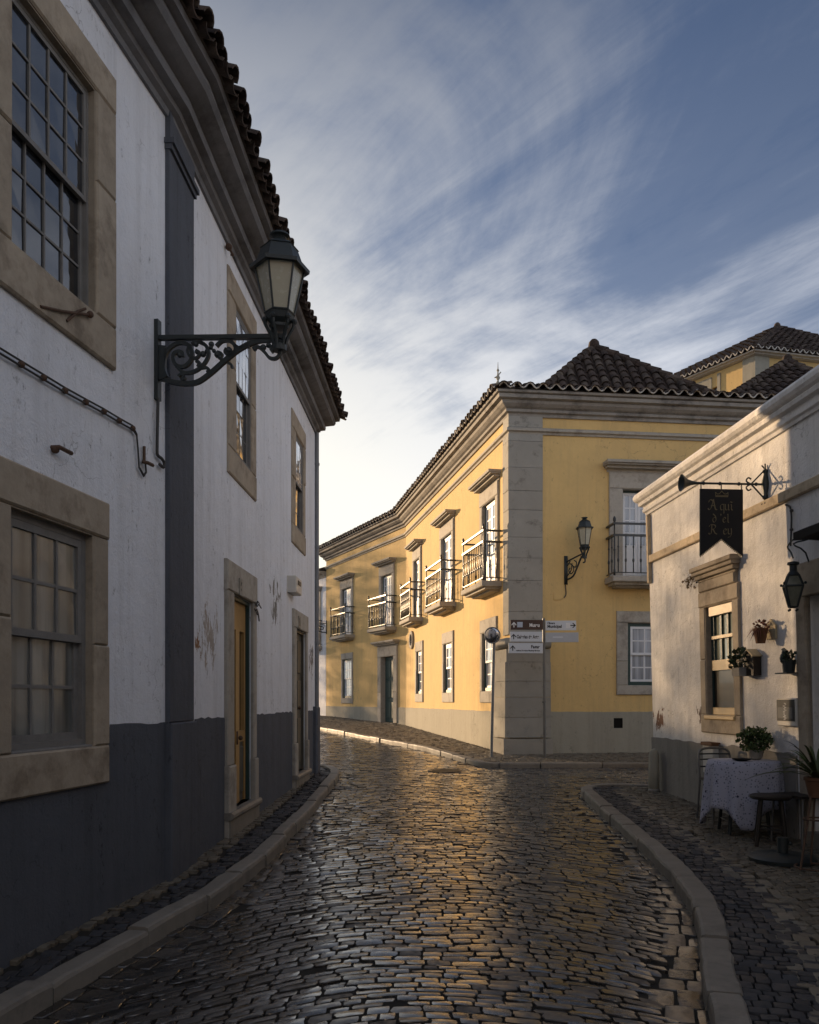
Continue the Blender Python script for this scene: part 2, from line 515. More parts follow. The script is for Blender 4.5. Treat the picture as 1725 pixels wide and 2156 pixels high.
# ------------------------------------------------------------------ building helpers
def panel(mb, F, s0, s1, z0, z1, ops=(), d=0.0, depth=0.22, nz=1):
    """a wall face with real openings and their reveals"""
    ss = sorted({s0, s1, *[min(max(o[i], s0), s1) for o in ops for i in (0, 1)]})
    zs = sorted({z0, z1, *[min(max(o[i], z0), z1) for o in ops for i in (2, 3)]})
    for a, b in zip(ss, ss[1:]):
        for c, e in zip(zs, zs[1:]):
            if b - a < 1e-5 or e - c < 1e-5: continue
            ms, mz = (a + b) / 2, (c + e) / 2
            if any(o[0] < ms < o[1] and o[2] < mz < o[3] for o in ops): continue
            mb.quad(F.p(a, d, c), F.p(b, d, c), F.p(b, d, e), F.p(a, d, e))
    for o in ops:
        a, b, c, e = max(o[0], s0), min(o[1], s1), max(o[2], z0), min(o[3], z1)
        if b <= a or e <= c: continue
        k = d - depth
        mb.quad(F.p(a, d, c), F.p(a, k, c), F.p(a, k, e), F.p(a, d, e))
        mb.quad(F.p(b, d, c), F.p(b, d, e), F.p(b, k, e), F.p(b, k, c))
        if o[3] <= z1: mb.quad(F.p(a, d, e), F.p(a, k, e), F.p(b, k, e), F.p(b, d, e))
        if o[2] >= z0: mb.quad(F.p(a, d, c), F.p(b, d, c), F.p(b, k, c), F.p(a, k, c))


def ragged_top(mb, F, s0, s1, z, t, ops, seed=1, amp=.010, step=.11):
    """hand painted upper edge of a coloured band: it wavers a little"""
    r = random.Random(seed)
    n = int((s1 - s0) / step)
    hs_ = [z + .012 + r.gauss(0, amp * .6) + amp * .5 * math.sin(i * .37) for i in range(n + 1)]
    for i in range(n):
        a, b = s0 + (s1 - s0) * i / n, s0 + (s1 - s0) * (i + 1) / n
        if any(o[0] - .01 < b and a < o[1] + .01 and o[3] > z for o in ops): continue
        mb.quad(F.p(a, t, z), F.p(b, t, z), F.p(b, t, hs_[i + 1]), F.p(a, t, hs_[i]))
        mb.quad(F.p(a, t, hs_[i]), F.p(b, t, hs_[i + 1]), F.p(b, 0, hs_[i + 1]), F.p(a, 0, hs_[i]))


def offset_poly(pts, d, left):
    """open polyline moved sideways by d with mitred corners (left: to the left of its direction)"""
    pts = [Vector((p[0], p[1])) for p in pts]
    out = []
    for i, p in enumerate(pts):
        ns = []
        for a, b in ((i - 1, i), (i, i + 1)):
            if a >= 0 and b < len(pts):
                t = (pts[b] - pts[a]).normalized()
                ns.append(Vector((-t.y, t.x)) if left else Vector((t.y, -t.x)))
        if len(ns) == 1:
            m = ns[0]
        else:
            m = (ns[0] + ns[1])
            m = m / max(0.15, m.dot(ns[0]))
        out.append(p + m * d)
    return out


def sweep(mb, pts, prof, left):
    """a moulding: profile of (d, z) carried along a wall line"""
    lines = [offset_poly(pts, d, left) for d, z in prof]
    n, m = len(pts), len(prof)
    vs = [Vector((lines[j][i].x, lines[j][i].y, prof[j][1])) for i in range(n) for j in range(m)]
    fs = []
    for i in range(n - 1):
        for j in range(m):
            k = (j + 1) % m
            fs.append((i * m + j, i * m + k, (i + 1) * m + k, (i + 1) * m + j))
    fs.append(tuple(range(m)))
    fs.append(tuple((n - 1) * m + j for j in range(m - 1, -1, -1)))
    mb.add(vs, fs)


def tile_field(mb, o, across, up, W, L, pitch=0.22, row=0.36, clip=None, r=0.088, jit=0.012, rows=None, seed=1, seg=6):
    """barrel tiles: each one a tapered half-round shell lying on the tile below it"""
    R = random.Random(seed)
    o, a, u = Vector(o), Vector(across).normalized(), Vector(up).normalized()
    n = a.cross(u).normalized()
    if n.z < 0: n = -n
    nc = max(1, int(W / pitch))
    for i in range(nc):
        c = (i + 0.5) * W / nc
        k = 0
        while True:
            l0 = k * row
            if l0 >= L or (rows and k >= rows): break
            k += 1
            l1 = min(l0 + row * 1.18, L + 0.05)
            if clip and not clip(c, l0 + row * 0.5): continue
            c0 = c + R.uniform(-jit, jit)
            c1 = c + R.uniform(-jit, jit) * 0.6
            lo = R.uniform(-0.022, 0.022) * (jit / 0.012)
            lift = R.uniform(0, 0.012) * (jit / 0.012)
            vs = []
            for l, cc, rr, h in ((l0 + lo, c0, r, 0.03 + lift), (l1, c1, r * 0.8, 0.008)):
                for th in (0.0, -0.014):
                    for s in range(seg + 1):
                        ang = math.pi * s / seg
                        q = o + u * l + a * (cc - (rr + th) * math.cos(ang)) + n * (h + (rr + th) * 0.85 * math.sin(ang))
                        vs.append(q)
            m = seg + 1
            fs = []
            for s in range(seg):
                fs.append((s, s + 1, 2 * m + s + 1, 2 * m + s))
                fs.append((m + s, 3 * m + s, 3 * m + s + 1, m + s + 1))
                fs.append((s, m + s, m + s + 1, s + 1))
            mb.add(vs, fs)


def sash_grid(mb, F, s0, s1, z0, z1, d, cols, rows, fw=0.05, mw=0.022, dep=0.035):
    """one glazed sash: stiles, rails and glazing bars"""
    mb.fbox(F, s0, s0 + fw, d - dep, d, z0, z1)
    mb.fbox(F, s1 - fw, s1, d - dep, d, z0, z1)
    mb.fbox(F, s0 + fw, s1 - fw, d - dep, d, z0, z0 + fw)
    mb.fbox(F, s0 + fw, s1 - fw, d - dep, d, z1 - fw, z1)
    a, b, c, e = s0 + fw, s1 - fw, z0 + fw, z1 - fw
    for i in range(1, cols):
        x = a + (b - a) * i / cols
        mb.fbox(F, x - mw / 2, x + mw / 2, d - dep * 0.7, d - 0.004, c, e)
    for j in range(1, rows):
        z = c + (e - c) * j / rows
        mb.fbox(F, a, b, d - dep * 0.72, d - 0.006, z - mw / 2, z + mw / 2)


def pane_grid(mb, F, s0, s1, z0, z1, d, th, cols, rows):
    """separate panes puttied in, none of them quite flat with its neighbours"""
    r = random.Random(int((s0 * 3.7 + z0 * 9.1) * 997))
    for i in range(cols):
        for j in range(rows):
            a, b = s0 + (s1 - s0) * i / cols, s0 + (s1 - s0) * (i + 1) / cols
            c, e = z0 + (z1 - z0) * j / rows, z0 + (z1 - z0) * (j + 1) / rows
            q = [r.uniform(-.0022, .0022) for _ in range(4)]
            mb.hexa([F.p(a, d - th, c), F.p(b, d - th, c), F.p(b, d + q[0], c), F.p(a, d + q[1], c),
                     F.p(a, d - th, e), F.p(b, d - th, e), F.p(b, d + q[2], e), F.p(a, d + q[3], e)])


def surround(mb, F, o, wl, wr, wt, wb, proud=0.035, back=0.0, ears=0.0):
    s0, s1, z0, z1 = o
    r = random.Random(int((s0 * 7.3 + z0 * 3.1 + wl * 11) * 1000))
    for a, b in ((s0 - wl, s0), (s1, s1 + wr)):
        cuts = [z0, z0 + (z1 - z0) * r.uniform(.38, .62), z1] if z1 - z0 > 1.1 and wl > .12 else [z0, z1]
        for c, e in zip(cuts, cuts[1:]):
            mb.fbev(F, a, b, back, proud + r.uniform(-.006, .004), c + .002, e - .002)
    mb.fbev(F, s0 - wl - ears, s1 + wr + ears, back, proud + 0.004, z1, z1 + wt)
    if wb:
        mb.fbev(F, s0 - wl, s1 + wr, back, proud + 0.003, z0 - wb, z0)
    t = 0.009
    mb.fbox(F, s0 - .001, s0 + t, -0.19, proud - 0.014, z0 + .001, z1 - .001)
    mb.fbox(F, s1 - t, s1 + .001, -0.19, proud - 0.014, z0 + .001, z1 - .001)
    mb.fbox(F, s0 + t, s1 - t, -0.19, proud - 0.014, z1 - t, z1 + .001)


def sash_window(house, F, o, w, cols, rows_u, rows_l, smat, gmat, stmat, split=0.5, rec=0.12, fw=0.05, mw=0.022, frame_mat=None, frame_w=0.04, proud=0.035, ears=0.0, hood=None, gmat_low=None, dep=0.026):
    """stone surround (the window), its sashes and its glass"""
    mb = MB()
    surround(mb, F, o, *w, proud=proud, ears=ears)
    if hood: hood(mb, F, o, w)
    win = mb.build('window', stmat, house)
    s0, s1, z0, z1 = o
    fr = MB()
    g = frame_w
    for a in ((s0 + .003, s0 + g, z0 + .003, z1 - .003), (s1 - g, s1 - .003, z0 + .003, z1 - .003), (s0 + g, s1 - g, z1 - g, z1 - .003), (s0 + g, s1 - g, z0 + .003, z0 + g)):
        fr.fbox(F, a[0], a[1], -rec - 0.06, -rec + 0.033, a[2], a[3])
    fr.build('frame', frame_mat or smat, win)
    zm = z0 + (z1 - z0) * split
    up, lo = MB(), MB()
    sash_grid(up, F, s0 + g, s1 - g, zm - 0.02, z1 - g, -rec + 0.03, cols, rows_u, fw, mw, dep)
    up.build('sash', smat, win)
    sash_grid(lo, F, s0 + g, s1 - g, z0 + g, zm + 0.022, -rec + 0.002, cols, rows_l, fw, mw, dep)
    lo.build('sash', smat, win)
    pu, pl = MB(), MB()
    pane_grid(pu, F, s0 + g + fw * .8, s1 - g - fw * .8, zm + 0.02, z1 - g - fw * .8, -rec + .03 - dep * .55, .006, cols, rows_u)
    pu.build('pane', gmat, win)
    pane_grid(pl, F, s0 + g + fw * .8, s1 - g - fw * .8, z0 + g + fw * .8, zm, -rec + .002 - dep * .55, .006, cols, rows_l)
    pl.build('pane', gmat_low or gmat, win)
    return win


def moulded_hood(mb, F, o, w, ext=0.13, proj=0.28, h=0.2, gap=0.0):
    """projecting cornice over an opening, stepped profile with returned ends"""
    s0, s1, zt = o[0] - w[0], o[1] + w[1], o[3] + w[2] + gap
    steps = [(0.35, 0.10, 0.0, 0.3), (0.65, 0.55, 0.3, 0.55), (0.92, 0.85, 0.55, 0.72), (1.0, 1.0, 0.72, 1.0)]
    for e, p, a, b in steps:
        mb.fbox(F, s0 - ext * e, s1 + ext * e, 0.0, proj * p, zt + h * a, zt + h * b)


def french_window(house, F, o, w, smat, gmat, stmat, frame_mat, proj=0.28, hood=True, name='french_window', rec=0.13, dep=0.02):
    """balcony door: stone surround with a moulded hood, two glazed leaves with a solid foot"""
    mb = MB()
    surround(mb, F, o, *w, proud=0.045)
    if hood: moulded_hood(mb, F, o, w, proj=proj)
    win = mb.build(name, stmat, house)
    s0, s1, z0, z1 = o
    fr = MB()
    g = 0.055
    for a in ((s0 + .003, s0 + g, z0 + .003, z1 - .003), (s1 - g, s1 - .003, z0 + .003, z1 - .003), (s0 + g, s1 - g, z1 - g, z1 - .003)):
        fr.fbox(F, a[0], a[1], -rec - 0.06, -rec + 0.012, a[2], a[3])
    fr.build('frame', frame_mat, win)
    sm = (s0 + s1) / 2
    for a, b in ((s0 + g, sm - 0.003), (sm + 0.003, s1 - g)):
        lf = MB()
        zk = z0 + (z1 - z0) * 0.36
        sash_grid(lf, F, a, b, zk, z1 - g, -rec, 2, 4, 0.055, 0.024, dep)
        lf.fbox(F, a, b, -rec - 0.035, -rec, z0 + 0.01, zk)
        lf.fbev(F, a + 0.07, b - 0.07, -rec, -rec + 0.012, z0 + 0.1, zk - 0.06, 0.01)
        lf.build('leaf', smat, win)
        gl = MB()
        gl.fbox(F, a + 0.02, b - 0.02, -rec - dep, -rec - dep * .5, zk + 0.02, z1 - g - 0.02)
        gl.build('pane', gmat, win)
    return win


def balcony(house, F, s0, s1, zf, proj=0.42, h1=0.84, h2=1.08, n=11, slab_mat=None, rail_mat=None):
    """stone slab on a moulded underside, turned iron balusters between two rails with a third rail above"""
    mb = MB()
    mb.fbev(F, s0, s1, 0, proj, zf - 0.12, zf, 0.015)
    mb.fbox(F, s0 + 0.07, s1 - 0.07, 0, proj * 0.8, zf - 0.17, zf - 0.12)
    mb.fbox(F, s0 + 0.16, s1 - 0.16, 0, proj * 0.5, zf - 0.21, zf - 0.17)
    b = mb.build('balcony', slab_mat, house)
    ra = MB()
    e = 0.05
    a, c, dd = s0 + e, s1 - e, proj - e
    for h, t in ((h1, 0.026), (h2, 0.024), (0.07, 0.012)):
        ext = 0.0 if h == 0.07 else 0.035
        z = zf + h
        ra.fbox(F, a - ext, c + ext, dd - t, dd + t, z - t * 0.8, z + t * 0.8)
        for s in (a, c):
            ra.fbox(F, s - t, s + t, 0.0, dd - t - 0.001, z - t * 0.8, z + t * 0.8)
    ra.build('rail', rail_mat, b)
    def baluster(m, s, d):
        p = F.p(s, d, zf)
        m.lathe([(0.012, 0.07), (0.012, 0.28), (0.023, 0.31), (0.023, 0.34), (0.012, 0.37), (0.012, 0.58), (0.022, 0.6), (0.012, 0.63), (0.012, h1)], p, 6)
    ba = MB()
    for i in range(n):
        baluster(ba, a + (c - a) * (i + 0.5) / n, dd)
    for s in (a, c):
        for j in range(2):
            baluster(ba, s, dd * (j + 0.6) / 2.4)
    ba.build('baluster', rail_mat, b, smooth=True)
    for s in (a, c):
        po = MB()
        po.lathe([(0.024, 0.0), (0.024, 0.12), (0.016, 0.14), (0.016, 0.5), (0.026, 0.53), (0.016, 0.56), (0.016, h2 + 0.02), (0.03, h2 + 0.05), (0.034, h2 + 0.09), (0.018, h2 + 0.13), (0.004, h2 + 0.15)], F.p(s, dd, zf), 8)
        po.build('post', rail_mat, b, smooth=True)
    return b


def spiral(c, r0, r1, a0, a1, n=14):
    return [(c[0] + (r0 + (r1 - r0) * i / n) * math.cos(a0 + (a1 - a0) * i / n), c[1] + (r0 + (r1 - r0) * i / n) * math.sin(a0 + (a1 - a0) * i / n)) for i in range(n + 1)]


def smooth_pts(pts, k=3):
    out = []
    P = [Vector(p) for p in pts]
    for i in range(len(P) - 1):
        p0, p1, p2, p3 = P[max(i - 1, 0)], P[i], P[i + 1], P[min(i + 2, len(P) - 1)]
        for j in range(k):
            t = j / k
            out.append(0.5 * ((2 * p1) + (p2 - p0) * t + (2 * p0 - 5 * p1 + 4 * p2 - p3) * t * t + (3 * p1 - p0 - 3 * p2 + p3) * t ** 3))
    out.append(P[-1])
    return out


def text_mesh(txt, size, F, s, d, z, material, parent, name, align='LEFT', bold=0.0, fit=None):
    """raised lettering lying on a board; F.u runs to the reader's right"""
    cu = bpy.data.curves.new('text', 'FONT')
    cu.body = txt
    cu.size = size
    cu.extrude = 0.0
    cu.offset = bold
    cu.align_x = align
    ob = bpy.data.objects.new('text', cu)
    COL.objects.link(ob)
    bpy.context.view_layer.update()
    dg = bpy.context.evaluated_depsgraph_get()
    me = bpy.data.meshes.new_from_object(ob.evaluated_get(dg))
    bpy.data.objects.remove(ob)
    mb = MB()
    vs = [v.co.copy() for v in me.vertices]
    k = 1.0
    if fit:
        w = max(v.x for v in vs) - min(v.x for v in vs)
        k = fit / w
    mb.add([F.p(s + v.x * k, d, z + v.y) for v in vs], [tuple(p.vertices) for p in me.polygons])
    bpy.data.meshes.remove(me)
    return mb.build(name, material, parent)
# ------------------------------------------------------------------ ground, road, pavements
def poly_in(poly):
    P = np.array(poly, float)
    A, B = P, np.roll(P, -1, 0)
    def f(x, y):
        x, y = np.asarray(x), np.asarray(y)
        r = np.zeros(x.shape, bool)
        for (x0, y0), (x1, y1) in zip(A, B):
            c = ((y0 > y) != (y1 > y))
            with np.errstate(divide='ignore', invalid='ignore'):
                xi = (x1 - x0) * (y - y0) / (y1 - y0 if y1 != y0 else 1e-12) + x0
            r ^= c & (x < xi)
        return r
    return f


KL = [(-1.98, 2.2), (-1.95, 3.2), (-1.87, 3.9), (-1.69, 4.75), (-1.40, 6.08), (-1.26, 7.3), (-1.21, 8.5), (-1.16, 10.3), (-1.144, 12.08), (-1.15, 14.0), (-1.20, 14.6), (-1.36, 15.15), (-1.62, 15.4)]
KR = [(1.02, 2.2), (1.22, 3.2), (1.354, 3.79), (1.595, 4.63), (1.80, 5.29), (1.97, 5.955), (2.10, 6.817), (2.172, 7.78), (2.235, 8.956), (2.27, 9.73), (2.309, 10.63), (2.35, 11.5), (2.40, 12.0), (2.55, 12.35), (2.85, 12.48), (3.2, 12.45), (3.6, 12.35)]
KF = [(9.5, 16.1), (4.43, 15.72), (1.55, 15.7), (1.286, 15.9), (0.98, 17.05), (0.376, 19.3), (-0.80, 22.2), (-2.73, 27.0), (-5.6, 33.2), (-9.0, 40.0)]
LEFTSIDE = [(-1.75, 15.6), (-3.6, 18.2), (-8.0, 26.0), (-13.0, 37.0)]
road_poly = KL + LEFTSIDE + KF[::-1] + [(9.5, 12.6)] + KR[::-1]
road_in = poly_in(road_poly)


def shrink(a, b, pts):
    pass


def setts(name, material, inside, x0, x1, y0, y1, w, h, crown=None, gap=0.012, top=0.03, thick=0.05, tilt=0.03, zoff=0.0, seed=3, jitter=0.25, miss=0.0, dome=0.008, label=None, far_scale=None, mapf=None, undul=0.0):
    """a pavement of separate stones, each with a worn, slightly tilted and rounded head, laid in courses"""
    R = np.random.default_rng(seed)
    V, Fc, nb = [], [], 0
    y = y0
    row = 0
    cx, cy, sw, sh = [], [], [], []
    yy = y0
    while yy < y1:
        k = 1.0 if far_scale is None else 1.0 + max(0.0, yy - far_scale) * 0.04
        hh = h * k * R.uniform(0.78, 1.24)
        n = int((x1 - x0) / (w * k)) + 2
        ws = w * k * R.uniform(1 - jitter, 1 + jitter, n)
        xs = x0 + np.cumsum(ws) - ws / 2 - R.uniform(0, w)
        cx.append(xs); cy.append(np.full(n, yy + hh / 2)); sw.append(ws); sh.append(np.full(n, hh))
        yy += hh
    cx, cy, sw, sh = map(np.concatenate, (cx, cy, sw, sh))
    cf = crown or (lambda x, y: np.zeros_like(x))
    mapf = mapf or (lambda x, y: (x, y + cf(x, y)))
    keep = inside(*mapf(cx, cy)) & (R.random(cx.size) > miss)
    for dx in (-0.33, 0.33):
        keep &= inside(*mapf(cx + sw * dx, cy))
    cx, cy, sw, sh = cx[keep], cy[keep], sw[keep], sh[keep]
    N = cx.size
    hw, hh = sw / 2 - gap / 2, sh / 2 - gap / 2
    tx, ty = R.normal(0, tilt * 0.35, N), R.normal(0, tilt, N)
    dz = R.normal(0, 0.003, N)
    und = lambda x, y: undul * (np.sin(x * 2.1 + y * 1.1) + 0.8 * np.sin(x * 3.7 - y * 1.9 + 1.0) + 0.7 * np.sin(y * 3.3 + x * 0.8 + 2.0))
    rings = ((1.0, -thick), (1.0, -0.005), (1.0, -0.005), (0.96, 0.0), (0.96, 0.0), (0.5, dome))
    cor = np.array([(-1, -1), (0, -1.04), (1, -1), (1.03, 0), (1, 1), (0, 1.04), (-1, 1), (-1.03, 0)], float)
    nr = R.normal(0, 0.05, (N, 8, 2))
    verts = np.zeros((N, 49, 3))
    for ri, (s, zz) in enumerate(rings):
        ux = (cor[None, :, 0] * (1 - 0.045 * (np.abs(cor[None, :, 0] * cor[None, :, 1]) > .5)) + nr[:, :, 0]) * s
        uy = (cor[None, :, 1] * (1 - 0.045 * (np.abs(cor[None, :, 0] * cor[None, :, 1]) > .5)) + nr[:, :, 1]) * s
        X = cx[:, None] + ux * hw[:, None]
        Yr = cy[:, None] + uy * hh[:, None]
        X, Y = mapf(X, Yr)
        Z = zz + tx[:, None] * ux * hw[:, None] * 2 + ty[:, None] * uy * hh[:, None] * 2 + dz[:, None]
        Z = Z + und(X, Y)
        verts[:, ri * 8:(ri + 1) * 8] = np.stack([X, Y, SLOPE * Y + top + zoff + Z], -1)
    xc, yc = mapf(cx, cy)
    verts[:, 48] = np.stack([xc, yc, SLOPE * yc + top + zoff + dome * 1.25 + dz + und(xc, yc)], -1)
    fs = []
    for ri in (0, 2, 4):
        for k in range(8):
            l = (k + 1) % 8
            fs.append((ri * 8 + k, ri * 8 + l, (ri + 1) * 8 + l, (ri + 1) * 8 + k))
    quads = np.array(fs)
    tris = np.array([(40 + k, 40 + (k + 1) % 8, 48) for k in range(8)])
    base = (np.arange(N) * 49)[:, None, None]
    q = (quads[None] + base).reshape(-1, 4)
    t = (tris[None] + base).reshape(-1, 3)
    me = bpy.data.meshes.new(name)
    me.vertices.add(N * 49)
    me.vertices.foreach_set('co', verts.reshape(-1))
    nl = q.size + t.size
    me.loops.add(nl)
    me.loops.foreach_set('vertex_index', np.concatenate([q.reshape(-1), t.reshape(-1)]))
    me.polygons.add(len(q) + len(t))
    me.polygons.foreach_set('loop_start', np.concatenate([np.arange(len(q)) * 4, q.size + np.arange(len(t)) * 3]))
    me.polygons.foreach_set('use_smooth', np.ones(len(q) + len(t), bool))
    me.update(calc_edges=True)
    me.validate()
    me.materials.append(material)
    o = bpy.data.objects.new(name, me)
    COL.objects.link(o)
    tag(o, label, None, None, 'structure')
    return o


# the land under everything
mb = MB()
ys = [-400, -12, 0, 20, 40, 60, 400]
for a, b in zip(ys, ys[1:]):
    mb.quad((-400, a, gz(a) - 0.03), (400, a, gz(a) - 0.03), (400, b, gz(b) - 0.03), (-400, b, gz(b) - 0.03))
tag(mb.build('ground', M['land']), 'bare dusty earth lying under the street and the houses', kind='structure')
mb = MB()
mb.quad((-16, -12, gz(-12) + 0.009), (14, -12, gz(-12) + 0.009), (14, 45, gz(45) + 0.009), (-16, 45, gz(45) + 0.009))
tag(mb.build('road_bed', M['joint']), 'dark earthy joints showing between the street setts', kind='structure')


def fan(x, y):
    dx = np.abs(x - 0.22)
    f = np.where(dx < 1.1, dx * dx, 1.21 + 2.2 * (dx - 1.1))
    k = np.clip(0.34 - (y - 6.0) * 0.035, 0.06, 0.34)
    wob = 0.03 * np.sin(x * 2.3 + y * 0.7) + 0.02 * np.sin(y * 1.9 + x * 5.1)
    return -k * f + wob


def along_line(line, left):
    """(distance from the line, distance along it) to street coordinates"""
    L = np.array([tuple(p) for p in line], float)
    d = np.diff(L, axis=0)
    ln = np.hypot(d[:, 0], d[:, 1])
    T = np.concatenate([[0], np.cumsum(ln)])
    nx, ny = (-d[:, 1] / ln, d[:, 0] / ln) if left else (d[:, 1] / ln, -d[:, 0] / ln)
    tm = (T[:-1] + T[1:]) / 2
    def f(u, v):
        return (np.interp(v, T, L[:, 0]) + np.interp(v, tm, nx) * u, np.interp(v, T, L[:, 1]) + np.interp(v, tm, ny) * u)
    return f, T[-1]


ALL = lambda x, y: np.ones(np.shape(x), bool)
KLg, KRg = KL[1:11], KR[1:14]
gut = [poly_in([tuple(p) for p in offset_poly(k, -.02, s)] + [tuple(p) for p in offset_poly(k, -.16, s)][::-1]) for k, s in ((KLg, True), (KRg, False))]
for k, s, sd in ((KLg, False, 61), (KRg, True, 62)):
    f_, T_ = along_line(k, s)
    setts('gutter', M['cobble'], ALL, 0.012, 0.155, 0.0, T_, 0.145, 0.20, gap=.014, top=.018, seed=sd, jitter=.05, tilt=.02, dome=.003, mapf=f_,
          label='single course of larger setts along the kerb ' + ('by the white house' if sd == 61 else 'on the restaurant side'))
setts('road', M['cobble'], lambda x, y: road_in(x, y) & ~gut[0](x, y) & ~gut[1](x, y), -13, 9.5, 2.2, 40, 0.142, 0.077, crown=fan, gap=0.010, top=0.022, tilt=0.020, seed=5, undul=0.0032, jitter=0.42, miss=0.012, dome=0.0018,
      label='street of worn dark setts laid in arched courses', far_scale=12)


def band(line, d0, d1, left):
    a, b = offset_poly(line, d0, left), offset_poly(line, d1, left)
    return [tuple(p) for p in a] + [tuple(p) for p in b[::-1]]


def kerb(name, line, left, w=0.145, h=0.11, length=0.85, seed=1, label=''):
    """kerb stones of uneven length with worn arrises, butted along the line"""
    R = random.Random(seed)
    L = [Vector(p) for p in line]
    seg = []
    for a, b in zip(L, L[1:]):
        seg.append((b - a).length)
    tot = sum(seg)

    def at(t):
        for i, s in enumerate(seg):
            if t <= s or i == len(seg) - 1:
                d = (L[i + 1] - L[i]).normalized()
                return L[i] + d * t, i
            t -= s

    inner = offset_poly(line, w, left)

    def both(t):
        tt = t
        for i, s in enumerate(seg):
            if tt <= s or i == len(seg) - 1:
                f = min(1.0, tt / s)
                return L[i].lerp(L[i + 1], f), inner[i].lerp(inner[i + 1], f)
            tt -= s
    mb = MB()
    t = 0.0
    while t < tot - 0.05:
        e = min(tot, t + length * R.uniform(0.75, 1.25))
        dz = R.uniform(-0.011, 0.011)
        sh = R.uniform(-0.014, 0.014)
        n = max(3, int((e - t) / 0.12) + 1)
        rows = []
        for i in range(n + 1):
            f = t + 0.010 + (e - t - 0.020) * i / n
            p, q = both(f)
            c = (q - p).normalized()
            p = p + c * sh
            z = gz(p.y) + dz
            zt = z + h + 0.02 - (0.005 if i in (0, n) else 0) + R.uniform(-.002, .002)
            p = p + c * R.uniform(-.005, .005)
            q = q + c * R.uniform(-.006, .006)
            rows.append([Vector((p.x, p.y, z - 0.05)), Vector((p.x, p.y, zt - 0.022 - R.uniform(0, .012))), Vector((*(p + c * 0.008), zt - 0.006)), Vector((*(p + c * 0.028), zt)),
                         Vector((*(q - c * 0.012), zt)), Vector((q.x, q.y, zt - 0.01)), Vector((q.x, q.y, z - 0.05))])
        b = len(mb.v)
        m = 7
        fs = []
        for i in range(n):
            for j in range(m - 1):
                fs.append((i * m + j, i * m + j + 1, (i + 1) * m + j + 1, (i + 1) * m + j))
        fs.append(tuple(range(m)))
        fs.append(tuple(n * m + j for j in range(m - 1, -1, -1)))
        mb.add([v for r in rows for v in r], fs)
        t = e
    return tag(mb.build(name, M['kerb']), label, kind='structure')


kerb('kerb', KL, True, label='pale granite kerb curving along the white house', seed=2)
kerb('kerb', KR, False, w=0.155, label='pale granite kerb curving round the restaurant corner', seed=4, length=0.75)
kerb('kerb', KF, False, w=0.17, h=0.10, label='far granite kerb in front of the yellow house', seed=6, length=1.0)

# a gutter course of square setts beside each kerb is part of the road; the pavements lie behind the kerbs
SWZ = 0.094


def bed(name, poly, label, dz=-0.01):
    mb = MB()
    mb.add([(x, y, gz(y) + SWZ + dz) for x, y in poly], [tuple(range(len(poly)))])
    return tag(mb.build(name, M['joint']), label, kind='structure')


A_LINE = [(-3.30, -2.08), (-1.861, 6.64), (-1.545, 15.54)]
left_walk = offset_poly(KL, 0.15, True)
left_poly = [tuple(p) for p in left_walk] + [(-1.75, 15.5), (-1.95, 6.6), (-2.75, 2.2)]
bed('pavement_bed', left_poly, 'dark joints of the narrow pavement below the white house')
inL = poly_in(left_poly)
lb = poly_in([tuple(p) for p in offset_poly(KL, 0.15, True)] + [tuple(p) for p in offset_poly(KL, 0.40, True)][::-1])
setts('pavement', M['basalt'], lambda x, y: inL(x, y) & lb(x, y), -2.9, -1.0, 2.2, 15.6, 0.085, 0.08, top=0.012, zoff=SWZ, seed=21, gap=0.008, thick=0.03, tilt=0.04, dome=0.0018,
      label='dark small sett band of the narrow pavement by the white house')
setts('pavement', M['limesetts'], lambda x, y: inL(x, y) & ~lb(x, y), -2.9, -1.0, 2.2, 15.6, 0.085, 0.08, top=0.012, zoff=SWZ, seed=22, gap=0.008, thick=0.03, tilt=0.04, dome=0.0018,
      label='brownish limestone sett strip along the foot of the white house')

CO, CU = Vector((3.468, 12.1)), Vector((-0.0734, 0.9973))
right_walk = offset_poly(KR, 0.155, False)
right_poly = [tuple(p) for p in right_walk] + [(3.6, 12.05), (3.9, 12.0), (4.35, 6.0), (4.62, 2.2)]
bed('pavement_bed', right_poly, 'dark joints of the wide pavement before the restaurant')
inR = poly_in(right_poly)
KRB = KR[:15]
rb = poly_in([tuple(p) for p in offset_poly(KRB, 0.155, False)] + [tuple(p) for p in offset_poly(KRB, 0.50, False)][::-1])
rl = poly_in([tuple(p) for p in offset_poly(KRB, 0.50, False)] + [tuple(p) for p in offset_poly(KRB, 0.60, False)][::-1])
fR, TR_ = along_line(KRB, False)
setts('pavement', M['basalt'], ALL, 0.165, 0.49, 0.0, TR_, 0.08, 0.082, top=0.012, zoff=SWZ, seed=23, gap=0.008, thick=0.03, tilt=0.04, dome=0.0018, mapf=fR, jitter=.2,
      label='curved dark basalt sett band of the restaurant pavement')
setts('pavement', M['paleline'], ALL, 0.50, 0.60, 0.0, TR_, 0.10, 0.12, top=0.012, zoff=SWZ, seed=24, gap=0.008, thick=0.03, tilt=0.04, dome=0.0018, mapf=fR, jitter=.02,
      label='thin pale sett line curving through the restaurant pavement')
setts('pavement', M['limesetts'], lambda x, y: inR(x, y) & ~rb(x, y) & ~rl(x, y), 1.0, 4.7, 2.2, 12.6, 0.085, 0.08, crown=lambda x, y: 0.5 * (x - 3) * 0.6, top=0.012, zoff=SWZ, seed=25, gap=0.009, thick=0.03, tilt=0.045, dome=0.0018,
      label='rough limestone setts of the restaurant pavement')

